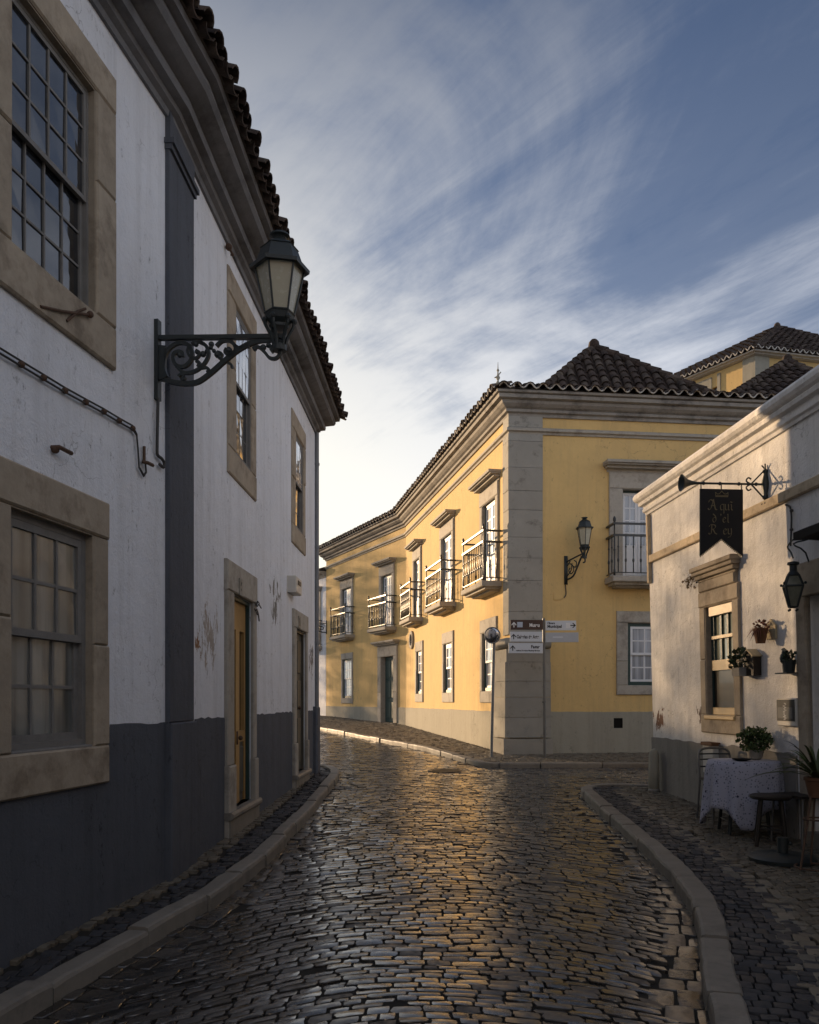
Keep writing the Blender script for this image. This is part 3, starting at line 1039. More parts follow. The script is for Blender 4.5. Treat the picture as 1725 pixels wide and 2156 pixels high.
K, J = Vector((2.09, 17.8)), Vector((-0.12, 29.0))
far_walk = offset_poly(KF, 0.17, False)
far_poly = [tuple(p) for p in far_walk] + [(-6.2, 42), (-3.6, 36.7), (-0.2, 29.2), (2.0, 17.95), (9.5, 18.7)]
bed('pavement_bed', far_poly, 'dark joints of the far pavement below the yellow house')
setts('pavement', M['limesetts'], poly_in(far_poly), -9.0, 9.5, 15.5, 36, 0.11, 0.105, top=0.012, zoff=SWZ - 0.01, seed=26, gap=0.01, thick=0.03, tilt=0.04, dome=0.0018,
      label='limestone sett pavement along the foot of the yellow house')

mc = thing('manhole_cover', (0.66, 15.2, gz(15.2) + 0.03), 'round dark iron manhole cover set in the street setts', 'manhole cover')
mb = MB()
mb.lathe([(0.34, -0.04), (0.34, 0.0), (0.30, 0.002), (0.295, -0.008), (0.02, -0.006)], (0.66, 15.2, gz(15.2) + 0.03), 28)
mb.build('frame', M['castiron'], mc)
mb = MB()
for i in range(-4, 5):
    w = math.sqrt(max(0.01, 0.27 ** 2 - (i * 0.06) ** 2))
    mb.box(0.66 - w, 0.66 + w, 15.2 + i * 0.06 - 0.012, 15.2 + i * 0.06 + 0.012, gz(15.2) + 0.015, gz(15.2) + 0.031)
mb.build('lid', M['castiron'], mc)
# ------------------------------------------------------------------ the white house on the left
Q = Vector((-1.861, 6.64))
U1, U2 = Vector((0.1628, 0.9867)), Vector((0.03548, 0.99937))
A1, A2 = Frame(Q, U1), Frame(Q, U2)
LA2 = 7.78
E = Q + U2 * LA2
A3 = Frame(E, (-0.95, 0.31))
hs = thing('white_house', (-3.5, 6.0, 0.0), 'two storey white limewashed house with grey dado along the narrow pavement', 'house')


def op(F, pxl, pxr, pxm, yt, yb, d=0.0):
    return [F.s(pxl, (yt + yb) / 2, d), F.s(pxr, (yt + yb) / 2, d), F.z(pxm, yb, d), F.z(pxm, yt, d)]


oA = op(A1, 12, 196, 190, 182, 655)
oA[0] = A1.s(17, 400) ; 
oB = op(A1, 14, 190, 185, 1124, 1572)
oC = op(A2, 494.5, 528, 511, 674, 975)
oD = op(A2, 621, 637.5, 629, 925, 1118)
d1 = op(A2, 486, 528, 506, 1258, 1694)
d2 = op(A2, 620, 641.5, 630, 1327, 1625)
WZ = 1.476
TOPA = 6.2
FARN = -11.0
mb = MB()
panel(mb, A1, FARN, 0.0, -0.8, 6.52, [oA, oB], depth=0.2)
panel(mb, A2, 0.0, LA2, -0.8, 6.52, [oC, oD, d1, d2], depth=0.26)
panel(mb, A3, 0.0, 9.0, -0.8, 6.52, [], depth=0.2)
pe, pw = A3.p(9, 0, 0), A1.p(FARN, 0, 0)
bk = A1.p(FARN, -9.0, 0)
for a, b in ((pe, bk), (bk, pw)):
    mb.quad((a.x, a.y, -0.8), (b.x, b.y, -0.8), (b.x, b.y, 6.52), (a.x, a.y, 6.52))
mb.build('wall', M['white'], hs)

mb = MB()
def dado(F, s0, s1, zt, ops, t=0.007):
    panel(mb, F, s0, s1, -0.8, zt, ops, d=t, depth=t)
    ragged_top(mb, F, s0, s1, zt, t, ops, int(abs(s1) * 100))
def grow(o, l, r, t, b):
    return [o[0] - l, o[1] + r, o[2] - b, o[3] + t]
sB = (0.16, A1.s(221, 1350) - oB[1], 0.2, oB[2] - A1.z(205, 1650))
sd1 = (oC[0] * 0 + d1[0] - A2.s(472, 1400), A2.s(534, 1400) - d1[1], 0.24, 0.0)
sd2 = (d2[0] - A2.s(615, 1450), A2.s(643.7, 1450) - d2[1], 0.2, 0.0)
dado(A1, FARN, -0.05, WZ, [grow(oB, sB[0] - .002, sB[1] - .002, 0.0, sB[3] - .002)])
dado(A2, 0.64, LA2, WZ, [grow(d1, sd1[0] - .002, sd1[1] - .002, 0, 1.2), grow(d2, sd2[0] - .002, sd2[1] - .002, 0, 1.2)])
dado(A3, 0.0, 9.0, WZ, [])
mb.build('dado', M['grey'], hs)

# pilaster at the bend of the front, with its little cap
mb = MB()
PS0, PS1 = -0.085, A2.s(408, 1300, 0.022)
mb.fbev(A2, PS0, PS1, -0.1, 0.026, WZ + 0.003, 5.88, 0.008)
mb.fbev(A2, PS0 - 0.012, PS1 + 0.03, -0.1, 0.048, -0.8, WZ, 0.01)
mb.fbox(A2, PS0 - 0.01, PS1 + 0.012, -0.05, 0.045, 5.88, 5.92)
mb.fbox(A2, PS0 - 0.02, PS1 + 0.025, -0.05, 0.065, 5.92, 5.96)
mb.fbox(A2, PS0, PS1, -0.1, 0.03, 5.96, 6.3)
mb.build('pilaster', M['grey'], hs)

# eaves cornice, carried round the far corner
line = [A1.p(FARN, 0, 0).xy, Q, E, A3.p(8.5, 0, 0).xy]
prof = [(-0.05, 6.13), (0.025, 6.13), (0.035, 6.17), (0.075, 6.19), (0.085, 6.225), (0.15, 6.235), (0.16, 6.27), (0.155, 6.31), (0.22, 6.325), (0.29, 6.35), (0.315, 6.39), (0.31, 6.43), (0.375, 6.44), (0.385, 6.49), (-0.05, 6.50)]
mb = MB()
sweep(mb, line, prof, False)
mb.build('cornice', M['acornice'], hs)

# roof: tiles hanging over the cornice
rf = MB()
ev = offset_poly(line, 0.40, False)
ridge = offset_poly(line, -4.2, False)
SL = 0.42
vsr = [Vector((p.x, p.y, 6.505)) for p in ev] + [Vector((p.x, p.y, 6.505 + 4.6 * SL)) for p in ridge]
rf.add(vsr, [(0, 1, 5, 4), (1, 2, 6, 5), (2, 3, 7, 6)])
for i, (a, b, s0) in enumerate(((ev[0], ev[1], 7.0), (ev[1], ev[2], 0.0), (ev[2], ev[3], 0.0))):
    t = (b - a).normalized()
    inn = Vector((-t.y, t.x))
    st = a + t * s0
    W = (b - a).length - s0
    o = Vector((st.x, st.y, 6.515)) - Vector((inn.x, inn.y, SL)).normalized() * 0.07
    tile_field(rf, o, (t.x, t.y, 0), (inn.x, inn.y, SL), W, 1.6 if i < 2 else 0.8, pitch=0.185, row=0.34, r=0.086, jit=0.02, seed=31 + i)
    und = MB()
rf.build('roof', M['tile'], hs)
# second (lower) row of channel tile ends just under the cover tiles
mb = MB()
for i, (a, b, s0) in enumerate(((ev[0], ev[1], 7.0), (ev[1], ev[2], 0.0))):
    t = (b - a).normalized(); inn = Vector((-t.y, t.x)); W = (b - a).length - s0; st = a + t * s0
    n = int(W / 0.185)
    R = random.Random(5 + i)
    for k in range(n + 1):
        c = st + t * (k * W / n)
        up = Vector((inn.x, inn.y, SL)).normalized()
        p0 = Vector((c.x, c.y, 6.515)) - up * (0.05 + R.uniform(0, 0.03))
        tt = Vector((t.x, t.y, 0)); nn = tt.cross(up); nn = nn if nn.z > 0 else -nn
        vs = []
        for q in (p0, p0 + up * 0.5):
            for s in range(6):
                an = math.pi * s / 5
                vs.append(q + tt * 0.085 * math.cos(an) - nn * (0.05 * math.sin(an)) + nn * 0.035)
            for s in range(6):
                an = math.pi * s / 5
                vs.append(q + tt * 0.07 * math.cos(an) - nn * (0.037 * math.sin(an)) + nn * 0.035)
        fs = []
        for s in range(5):
            fs += [(s, s + 1, 13 + s, 12 + s), (6 + s, 18 + s, 19 + s, 7 + s), (s, 6 + s, 7 + s, s + 1)]
        mb.add(vs, fs)
mb.build('eave', M['tile'], hs)

# windows
wA = (0.2, A1.s(237, 400) - oA[1], 0.24, oA[2] - A1.z(220, 768))
sash_window(hs, A1, oA, (0.2, wA[1], 0.24, wA[3]), 4, 3, 3, M['oldwood'], M['glass_dark'], M['warmstone'], rec=0.06, fw=0.03, mw=0.014, frame_mat=M['oldwood'], frame_w=0.03, proud=0.03)
sash_window(hs, A1, oB, (sB[0], sB[1], 0.24, sB[3]), 3, 2, 2, M['oldwood'], M['glass_curtain'], M['warmstone'], rec=0.06, fw=0.045, mw=0.022, frame_mat=M['oldwood'], frame_w=0.05, proud=0.035, ears=0.0)
sl = MB()
sl.fbev(A1, oB[0] - 0.02, oB[1] + 0.02, -0.1, 0.02, oB[2] - 0.03, oB[2] + 0.015, 0.008)
win_low = [o for o in hs.children if o.name.startswith('window')][1]
sl.build('sill', M['oldwood'], win_low)
wC = (oC[0] - A2.s(477.5, 850), A2.s(537, 850) - oC[1], 0.25, 0.27)
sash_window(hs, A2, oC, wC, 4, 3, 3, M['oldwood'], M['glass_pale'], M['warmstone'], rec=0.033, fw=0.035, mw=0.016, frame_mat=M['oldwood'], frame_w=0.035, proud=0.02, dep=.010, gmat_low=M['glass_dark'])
wD = (oD[0] - A2.s(613, 1000), A2.s(641.5, 1000) - oD[1], 0.25, 0.28)
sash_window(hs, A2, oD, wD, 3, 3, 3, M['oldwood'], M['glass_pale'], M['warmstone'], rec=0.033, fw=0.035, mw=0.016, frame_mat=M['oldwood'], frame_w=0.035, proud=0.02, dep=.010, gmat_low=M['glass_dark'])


# doors
def house_door(F, o, w, leafmat, glazed):
    mb = MB()
    s0, s1, z0, z1 = o
    zb = z0 - 0.1
    mb.fbev(F, s0 - w[0], s0, 0, 0.04, z0 + .45, z1)
    mb.fbev(F, s1, s1 + w[1], 0, 0.04, z0 + .45, z1)
    mb.fbev(F, s0 - w[0] - .015, s0 + .01, 0, 0.06, zb - .5, z0 + .45)
    mb.fbev(F, s1 - .01, s1 + w[1] + .015, 0, 0.06, zb - .5, z0 + .45)
    mb.fbev(F, s0 - w[0] - .01, s1 + w[1] + .01, 0, 0.045, z1, z1 + w[2])
    door = mb.build('door', M['stone'], hs)
    th = MB()
    th.fbev(F, s0 - w[0] - .03, s1 + w[1] + .03, -0.26, 0.10, z0 - .07, z0, 0.02)
    th.fbox(F, s0 - w[0] - .01, s1 + w[1] + .01, -0.2, 0.065, z0 - .7, z0 - .069)
    th.build('threshold', M['kerb'], door)
    rec = 0.05
    jb = MB()
    for a_, b_ in ((s0 + .001, s0 + .04), (s1 - .04, s1 - .001)):
        jb.fbox(F, a_, b_, -.25, -.012, z0 + .002, z1 - .002)
    jb.fbox(F, s0 + .04, s1 - .04, -.25, -.012, z1 - .04, z1 - .002)
    jb.build('frame', M['greenwood'] if glazed else M['brownwood'], door)
    s0, s1, z1 = s0 + .04, s1 - .04, z1 - .04
    lf = MB()
    if glazed:
        zt = z0 + (z1 - z0) * 0.86
        zk = z0 + (z1 - z0) * 0.36
        lf.fbox(F, s0 + .003, s1 - .003, -rec - .05, -rec, zt, z1 - .003)
        sm = (s0 + s1) / 2
        lf.fbox(F, s0 + .003, s0 + .07, -rec - .05, -rec, z0 + .01, zt)
        lf.fbox(F, s1 - .07, s1 - .003, -rec - .05, -rec, z0 + .01, zt)
        lf.fbox(F, sm - .08, sm + .08, -rec - .05, -rec + .012, z0 + .01, zt)
        for a, b in ((s0 + .07, sm - .08), (sm + .08, s1 - .07)):
            lf.fbox(F, a, b, -rec - .05, -rec, zk - .12, zk)
        lf.build('leaf', leafmat, door)
        bp = MB()
        for a, b in ((s0 + .07, sm - .08), (sm + .08, s1 - .07)):
            bp.fbox(F, a, b, -rec - .05, -rec - .015, z0 + .01, zk - .12)
            bp.fbev(F, a + .03, b - .03, -rec - .015, -rec + .003, z0 + .1, zk - .17, .012)
        bp.build('panel', M['brownwood'], door)
        pn = MB()
        for a, b in ((s0 + .07, sm - .08), (sm + .08, s1 - .07)):
            pn.fbox(F, a, b, -rec - .045, -rec - .035, zk, zt)
        pn.build('pane', M['glass_dark'], door)
        hd = MB()
        p = F.p(sm, -rec + .012, zk - .06)
        hd.ball(F.p(sm - .03, -rec + .05, zk - .07), 0.025)
        hd.fbox(F, sm - .05, sm - .01, -rec + .012, -rec + .02, zk - .14, zk)
        hd.build('handle', M['rust'], door, smooth=True)
    else:
        sm = (s0 + s1) / 2
        lf.fbox(F, s0 + .003, s1 - .003, -rec - .05, -rec, z0 + .01, z1 - .003)
        for a, b in ((s0 + .06, sm - .04), (sm + .04, s1 - .06)):
            for c, e in ((z0 + .12, z0 + .8), (z0 + .92, z1 - .7), (z1 - .6, z1 - .1)):
                lf.fbev(F, a, b, -rec, -rec + .014, c, e, .012)
        lf.build('leaf', leafmat, door)
        hd = MB()
        hd.ball(F.p(sm + .06, -rec + .04, z0 + .95), 0.025)
        hd.build('handle', M['rust'], door, smooth=True)
    return door


dr1 = house_door(A2, d1, (sd1[0], sd1[1], 0.30), M['ochrewood'], True)
dr2 = house_door(A2, d2, (sd2[0], sd2[1], 0.26), M['brownwood'], False)
for dr, o, px, py, txt in ((dr1, d1, 507.5, 1236.7, '6'), (dr2, d2, 630.5, 1310, '8')):
    s, z = A2.hit(px, py, 0.05)
    mb = MB()
    mb.fbox(A2, s - .075, s + .075, .045, .058, z - .085, z + .085)
    mb.build('number_plate', M['signwhite'] if False else M['stone'], dr)
    text_mesh(txt, 0.17, A2, s - .05, .0585, z - .06, M['ink'], dr, 'number', bold=0.006)

# corner post: rain pipe above, worn stone guard below
mb = MB()
p0 = A2.p(LA2 - 0.05, 0.03, 0)
mb.tube([(p0.x, p0.y, 0.9), (p0.x, p0.y, 5.5), (p0.x, p0.y, 6.15)], 0.036, 8)
for z in (2.6, 4.2, 5.6):
    mb.lathe([(0.046, 0), (0.046, 0.04)], (p0.x, p0.y, z), 8)
mb.build('rain_pipe', M['greymetal'], hs, smooth=True, auto=50)
mb = MB()
mb.fbev(A2, LA2 - 0.30, LA2 + 0.05, 0.0, 0.075, -0.5, 1.55, 0.025)
mb.build('corner_guard', M['grey'], hs)

# iron holdfast under the upper window (old shutter stay) and other ironwork fixed to the front
def on(F, px, py, d):
    s, z = F.hit(px, py, d)
    return F.p(s, d, z)

mb = MB()
mb.tube([on(A1, 85, 645, .035), on(A1, 130, 655, .045), on(A1, 195, 664, .05)], 0.009, 6)
mb.tube([on(A1, 140, 676, .035), on(A1, 165, 655, .05), on(A1, 180, 650, .06)], 0.009, 6)
mb.ball(on(A1, 190, 662, .055), .022)
tag(mb.build('shutter_stay', M['rust']), 'rusty bent iron stay under the big upper window of the white house', 'iron stay')
mb = MB()
s, z = A1.hit(118, 947)
mb.tube([A1.p(s - .05, -0.02, z + .0), A1.p(s - .05, 0.05, z), A1.p(s + .07, 0.06, z - .005)], 0.013, 6)
mb.ball(A1.p(s - .04, 0.02, z - .01), .025)
tag(mb.build('wall_hook', M['rust']), 'short rusty iron hook sticking out of the white wall above the lower window', 'hook')

# clipped cable pair running down the front to the bracket lamp
pts = [(0, 744), (45, 771), (92, 799), (137, 826), (181, 850), (219, 870), (251, 889), (280, 905), (288, 917), (291, 950), (293, 985), (303, 1003), (308, 995), (306, 975)]
cb = thing('wall_cable', A1.p(-2, 0, 3.5), 'grey twin cable with clips sloping down the white wall', 'cable')
mb = MB()
for dz in (0.0, 0.028):
    mb.tube([on(A1, x, y, .02) + Vector((0, 0, dz if i < 8 else dz * .3)) for i, (x, y) in enumerate(pts)], 0.0065, 5)
mb.build('cable', M['cable'], cb)
for x, y in pts[1:8]:
    mb = MB()
    mb.ball(on(A1, x, y, .02) + Vector((0, 0, .01)), .02)
    mb.build('clip', M['rust'], cb)
mb = MB()
mb.tube([on(A1, 304, 940, .02), on(A1, 304, 975, .02)], .012, 5)
mb.tube([on(A1, 299, 972, .01), on(A1, 312, 975, .05), on(A1, 322, 980, .05)], .014, 5)
mb.build('hook', M['rust'], cb)
pts = [(333, 838), (332, 880), (331, 940), (332, 958), (340, 965), (346, 975), (344, 984), (336, 977)]
mb = MB()
mb.tube(smooth_pts([on(A1, x, y, .025) for x, y in pts]), 0.012, 6)
tag(mb.build('lamp_cable', M['cable']), 'black lamp cable ending in a loose loop under the scroll bracket lamp', 'cable')

# wire end and rings near the cornice and the doors
mb = MB()
s, z = A2.hit(484, 520, .05)
mb.ball(A2.p(s, .04, z), .035)
mb.tube([A2.p(s, .05, z - .02), A2.p(s + .02, .08, z - .07), A2.p(s + .05, .05, z - .05)], .01, 5)
tag(mb.build('insulator', M['rust']), 'small rusty wire insulator just below the eaves of the white house', 'insulator')
mb = MB()
for (x0, y0, dx, dy) in ((538, 1272, 8, -4), (538, 1272, 12, 6), (541, 1285, 5, 20), (536, 1280, 8, 10)):
    q = [on(A2, x0 + dx * t, y0 + dy * t + 4 * math.sin(t * 7), .03 + .05 * math.sin(t * 3)) for t in (0, .3, .6, 1)]
    mb.tube(q, .008, 4)
tag(mb.build('loose_wire', M['cable']), 'tangle of loose wire ends beside the ochre door', 'wire')

# meter box
s0, s1 = A2.s(612, 1240, .05), A2.s(624, 1240, .05)
zb, zt = A2.z(618, 1256), A2.z(618, 1223)
bx = thing('meter_box', A2.p(s0, 0, zb), 'small off white meter box high on the wall above the brown door', 'meter box')
mb = MB()
mb.fbev(A2, s0, s1, 0, .13, zb, zt, .012)
mb.build('casing', M['plastic'], bx)
mb = MB()
mb.fbox(A2, s0 + .12, s1 - .12, .131, .14, zb + .12, zt - .05)
mb.build('lid', M['brownwood'], bx)

# ------------------------------------------------------------------ lantern maker
def lantern(root, c, H, n, frame_mat, glass_mat, r_top, r_bot, phase=0.0, roof=True):
    """street lantern: c is the foot of the glazed body, H the height of the glass"""
    c = Vector(c)
    gl = MB()
    gl.lathe([(r_bot * .96, 0.0), (r_top * .96, H)], c, n, phase=phase)
    g = gl.build('glass', glass_mat, root)
    fr = MB()
    bw = r_top * 0.045
    for k in range(n):
        a = 2 * math.pi * k / n + phase
        d = Vector((math.cos(a), math.sin(a), 0))
        fr.tube([c + d * r_bot, c + d * r_top + Vector((0, 0, H))], bw, 5)
    for rr, h, t in ((r_bot, 0, bw * 1.3), (r_top, H, bw * 1.2)):
        fr.tube([c + Vector((rr * math.cos(2 * math.pi * k / n + phase), rr * math.sin(2 * math.pi * k / n + phase), h)) for k in range(n)], t, 5, closed=True)
    fr.lathe([(r_bot * 1.02, -.01), (r_bot * .9, -.05), (r_bot * .62, -.08), (r_bot * .6, -.1)], c, n, phase=phase)
    for k in range(n):
        a = 2 * math.pi * k / n + phase
        d = Vector((math.cos(a), math.sin(a), 0))
        fr.tube(smooth_pts([c + d * r_bot * .95 + Vector((0, 0, -.04)), c + d * r_bot * .95 + Vector((0, 0, -.09)), c + d * r_bot * .55 + Vector((0, 0, -.17)), c + d * r_bot * .4 + Vector((0, 0, -.24))]), .012, 5)
        fr.ball(c + d * r_bot * 1.02 + Vector((0, 0, -.05)), .022, n=6, m=4)
    fr.lathe([(r_bot * .5, -.27), (r_bot * .5, -.23), (r_bot * .3, -.22)], c, 10)
    fr.build('frame', frame_mat, root)
    rf = MB()
    z = H
    rf.lathe([(r_top * 1.0, z - .005), (r_top * 1.22, z - .012), (r_top * 1.24, z + .012), (r_top * 0.98, z + r_top * .12), (r_top * .9, z + r_top * .42), (r_top * .76, z + r_top * .80), (r_top * .80, z + r_top * .83), (r_top * .74, z + r_top * .88),
              (r_top * .36, z + r_top * 1.12)], c, n, phase=phase)
    rf.lathe([(r_top * .34, z + r_top * 1.10), (r_top * .26, z + r_top * 1.22), (r_top * .3, z + r_top * 1.28), (r_top * .43, z + r_top * 1.34), (r_top * .40, z + r_top * 1.42), (r_top * .2, z + r_top * 1.47), (r_top * .06, z + r_top * 1.5)], c, 14)
    rf.build('cap', frame_mat, root)


# the big bracket lamp on the white house
sB_, zB_ = A1.hit(328, 712)
pr = A1.p(sB_, 0, zB_)
nrm = Vector((A1.n.x, A1.n.y, 0))
lampA = thing('wall_lantern', pr, 'large black lantern with milky panes on a long scrolled bracket on the white house', 'street lamp', 'wall lanterns along the street')
kx = 0.955 / 1190.0
def bp(x, y):
    return pr + nrm * ((x - 95) * kx + 0.01) + Vector((0, 0, -(y - 1120) * kx - (x - 95) * kx * .065))
mb = MB()
side = Vector((A1.u.x, A1.u.y, 0))
def flat(pts, w, t=0.013, taper=None, sm=4):
    """wrought flat iron bar following a curve in the bracket's plane"""
    P = smooth_pts(pts, sm) if len(pts) > 2 else [Vector(p) for p in pts]
    n = len(P)
    vs = []
    for i, p in enumerate(P):
        a, b = P[max(i - 1, 0)], P[min(i + 1, n - 1)]
        tg = (b - a).normalized()
        q = tg.cross(side).normalized()
        ww = w * (taper[0] + (taper[1] - taper[0]) * i / (n - 1)) if taper else w
        for e, f in ((1, 1), (1, -1), (-1, -1), (-1, 1)):
            vs.append(p + q * ww / 2 * e + side * t * f)
    fs = [(0, 1, 2, 3), ((n - 1) * 4 + 3, (n - 1) * 4 + 2, (n - 1) * 4 + 1, (n - 1) * 4)]
    for i in range(n - 1):
        for k in range(4):
            l = (k + 1) % 4
            fs.append((i * 4 + k, (i + 1) * 4 + k, (i + 1) * 4 + l, i * 4 + l))
    mb.add(vs, fs)
flat([bp(100, 955), bp(100, 1700)], .034, .03)
flat([bp(70, 1120), bp(1335, 1112)], .030, .022)
flat([bp(150, 1195), bp(135, 1300), bp(140, 1420), bp(170, 1500)], .07, .02)
S = [([(120, 1490), (250, 1530), (380, 1545), (500, 1528), (620, 1450), (740, 1350), (850, 1262), (960, 1195), (1080, 1152), (1200, 1140)], .036),
     ([(170, 1490), (165, 1390), (180, 1280), (240, 1200), (330, 1165), (410, 1190), (445, 1260), (430, 1330), (370, 1385), (300, 1380), (262, 1330), (265, 1270), (310, 1248), (350, 1262), (352, 1295)], .027),
     ([(290, 1385), (355, 1440), (440, 1440), (520, 1400), (580, 1335), (605, 1260), (575, 1190), (520, 1160)], .024),
     ([(680, 1200), (735, 1152), (810, 1150), (862, 1200), (855, 1260), (810, 1282), (768, 1255), (782, 1218)], .026),
     ([(430, 1180), (400, 1240), (430, 1300), (490, 1305), (518, 1260), (480, 1235)], .02),
     ([(440, 1180), (470, 1160), (520, 1160), (590, 1200)], .02),
     ([(860, 1190), (900, 1215), (940, 1210)], .022),
     ([(975, 1165), (975, 1200), (1000, 1210)], .014),
     ([(520, 1400), (580, 1395), (612, 1420), (600, 1440)], .02),
     ([(480, 1335), (515, 1350), (500, 1390)], .022),
     ([(310, 1480), (340, 1455), (372, 1490), (345, 1515)], .02),
     ([(790, 1350), (825, 1370), (830, 1400)], .016),
     ([(735, 1340), (720, 1310), (735, 1270), (690, 1250)], .018),
     ([(1030, 1225), (1080, 1205), (1140, 1250), (1190, 1305), (1250, 1310), (1290, 1265), (1280, 1212), (1240, 1192), (1205, 1222), (1225, 1255)], .022),
     ([(1200, 1140), (1270, 1150), (1310, 1180)], .03)]
for q, w in S:
    flat([bp(x, y) for x, y in q], w)
for x, y, r in ((320, 1280, .02), (630, 1180, .022), (625, 1210, .017), (690, 1275, .026), (715, 1300, .02), (550, 1270, .024), (590, 1245, .02), (490, 1250, .018), (800, 1235, .026), (1130, 1210, .024), (1180, 1190, .02), (480, 1180, .02), (1050, 1225, .017), (595, 1430, .014), (345, 1500, .016), (655, 1240, .016)):
    p = bp(x, y)
    mb.ball(p, r, n=7, m=5)
mb.build('bracket', M['iron'], lampA)
tip = bp(1285, 1112)
H = (664 - 572) / FL * tip.y
lantern(lampA, tip + Vector((0, 0, (1112 - 905) * kx)), (905 - 470) * kx * .93, 6, M['iron'], M['milk'], 0.178, 0.105, phase=math.radians(12))
# ------------------------------------------------------------------ the yellow corner house
UB1 = (J - K).normalized()
UB2 = Vector((-3.42, 7.3)).normalized()
UB3 = Vector((0.993, 0.118)).normalized()
B1, B2, B3 = Frame(K, UB1, True), Frame(J, UB2, True), Frame(K, UB3)
LB1, LB2, LB3 = (J - K).length, 8.05, 9.5
E2, E3 = J + UB2 * LB2, K + UB3 * LB3
yh = thing('yellow_house', (2.5, 22.0, 0.5), 'two storey ochre yellow corner house with balconies and tiled pyramid roof', 'house')
ZF, ZD, ZH = 4.22, 6.13, 6.47
WB = 1.40
ZT = 7.62


def rng(F, l, r, y, z0, z1):
    a, b = F.s(l, y), F.s(r, y)
    return [min(a, b), max(a, b), z0, z1]


f1 = [rng(B1, 1018, 1046, 1130, ZF, ZD), rng(B1, 932, 953.5, 1170, ZF, ZD), rng(B1, 873.5, 885.5, 1230, ZF, ZD)]
w1 = [rng(B1, 1017.5, 1043, 1390, 1.86, 3.2), rng(B1, 936, 953, 1400, 1.86, 3.2), rng(B1, 878.5, 889.5, 1420, 1.86, 3.2)]
f2 = [rng(B2, 804.5, 826.5, 1260, ZF, ZD), rng(B2, 721.5, 740.5, 1280, ZF, ZD)]
w2 = [rng(B2, 722, 741.5, 1430, 1.75, 3.3)]
dB2 = rng(B2, 804, 830.5, 1450, 0.86, 3.22)
f3 = [rng(B3, 1310, 1386, 1120, ZF, ZD)]
w3 = [[B3.s(1321, 1380), B3.s(1321, 1380) + 0.80, 1.97, 3.30]]
vent = [B3.s(1292, 1520), B3.s(1311, 1520), B3.z(1300, 1533), B3.z(1300, 1512)]
mb = MB()
panel(mb, B1, 0, LB1, -0.3, ZT, f1 + w1, depth=.24)
panel(mb, B2, 0, LB2, -0.3, ZT, f2 + w2 + [dB2], depth=.24)
panel(mb, B3, 0, LB3, -0.3, ZT, f3 + w3, depth=.24)
pk = [E2, E2 + Vector((7.5, 4.0)), E3 + Vector((-1.0, 9.5)), E3]
for a, b in zip(pk, pk[1:]):
    mb.quad((a.x, a.y, -.3), (b.x, b.y, -.3), (b.x, b.y, ZT), (a.x, a.y, ZT))
mb.build('wall', M['yellow'], yh)

WS = (0.2, 0.2, 0.3, 0.28)
mb = MB()
def dado2(F, s0, s1, zt, ops, t=0.02):
    panel(mb, F, s0, s1, -0.3, zt, ops, d=t, depth=t)
    ragged_top(mb, F, s0, s1, zt, t, ops, int(abs(s1) * 100), amp=.006)
DWB = 0.30
dado2(B1, 0.75, LB1 - 0.001, WB, [])
dado2(B2, 0.02, LB2, WB, [grow(dB2, DWB - .01, DWB - .01, 0, 1.0)])
dado2(B3, 0.78, LB3, WB, [vent])
mb.build('dado', M['stonegrey'], yh)

vb = MB()
vb.quad(B3.p(vent[0], -.0, vent[2]), B3.p(vent[1], -.0, vent[2]), B3.p(vent[1], -.0, vent[3]), B3.p(vent[0], -.0, vent[3]))
vb = MB()
vb.fbox(B3, vent[0] - .01, vent[1] + .01, .002, .008, vent[2] - .01, vent[3] + .01)
vb.build('vent', M['room'], yh)

# corner pilaster (separate dressed blocks) above a heavier plinth with a round moulding
R = random.Random(4)
def blocks(mb, s3, s1, zs, d, jit=0.0):
    for z0, z1 in zip(zs, zs[1:]):
        e = R.uniform(-.006, .006)
        dd = d + e
        a = [B3.p(s3, 0, 0), B3.p(s3, dd, 0), None, B1.p(s1, dd, 0), B1.p(s1, 0, 0)]
        # outer corner where the two proud faces meet
        p, q = B3.p(0, dd, 0).xy, B1.p(0, dd, 0).xy
        A_ = Matrix(((B3.u.x, -B1.u.x), (B3.u.y, -B1.u.y)))
        t = A_.inverted() @ (q - p)
        c = p + B3.u * t[0]
        a[2] = Vector((c.x, c.y, 0))
        ring = [Vector((v.x, v.y, z0 + .003)) for v in a]
        mb.prism(ring, (0, 0, z1 - z0 - .006))
mb = MB()
PS3, PS1 = B3.s(1143, 1100, .04), B1.s(1059.5, 1100, .04)
zs = [3.02, 3.5, 4.15, 4.62, 5.05, 5.62, 6.02, 6.5, 7.05, 7.2]
blocks(mb, PS3, PS1, zs, 0.045)
zs = [7.34, ZT - .04]
blocks(mb, PS3, PS1, zs, 0.045)
mb.build('pilaster', M['ashlar'], yh)
mb = MB()
QS3, QS1 = B3.s(1160, 1480, .14), B1.s(1041, 1480, .14)
blocks(mb, QS3, QS1, [0.88, 1.30, 1.72, 2.05, 2.45], 0.15)
blocks(mb, QS3, QS1, [2.45, 2.72], 0.11)
blocks(mb, QS3 + .03, QS1 + .03, [0.1, 0.86], 0.185)
# upright joints
mb.build('plinth', M['ashlar'], yh)
mb = MB()
zt = 2.84
def cornerpt(d):
    p, q = B3.p(0, d, 0).xy, B1.p(0, d, 0).xy
    t = Matrix(((B3.u.x, -B1.u.x), (B3.u.y, -B1.u.y))).inverted() @ (q - p)
    return p + B3.u * t[0]
c = cornerpt(.08)
e3, e1 = B3.p(QS3, .08, zt), B1.p(QS1, .08, zt)
mb.tube([e3, Vector((c.x, c.y, zt)), e1], .115, 10)
mb.build('moulding', M['ashlar'], yh, smooth=True, auto=60)

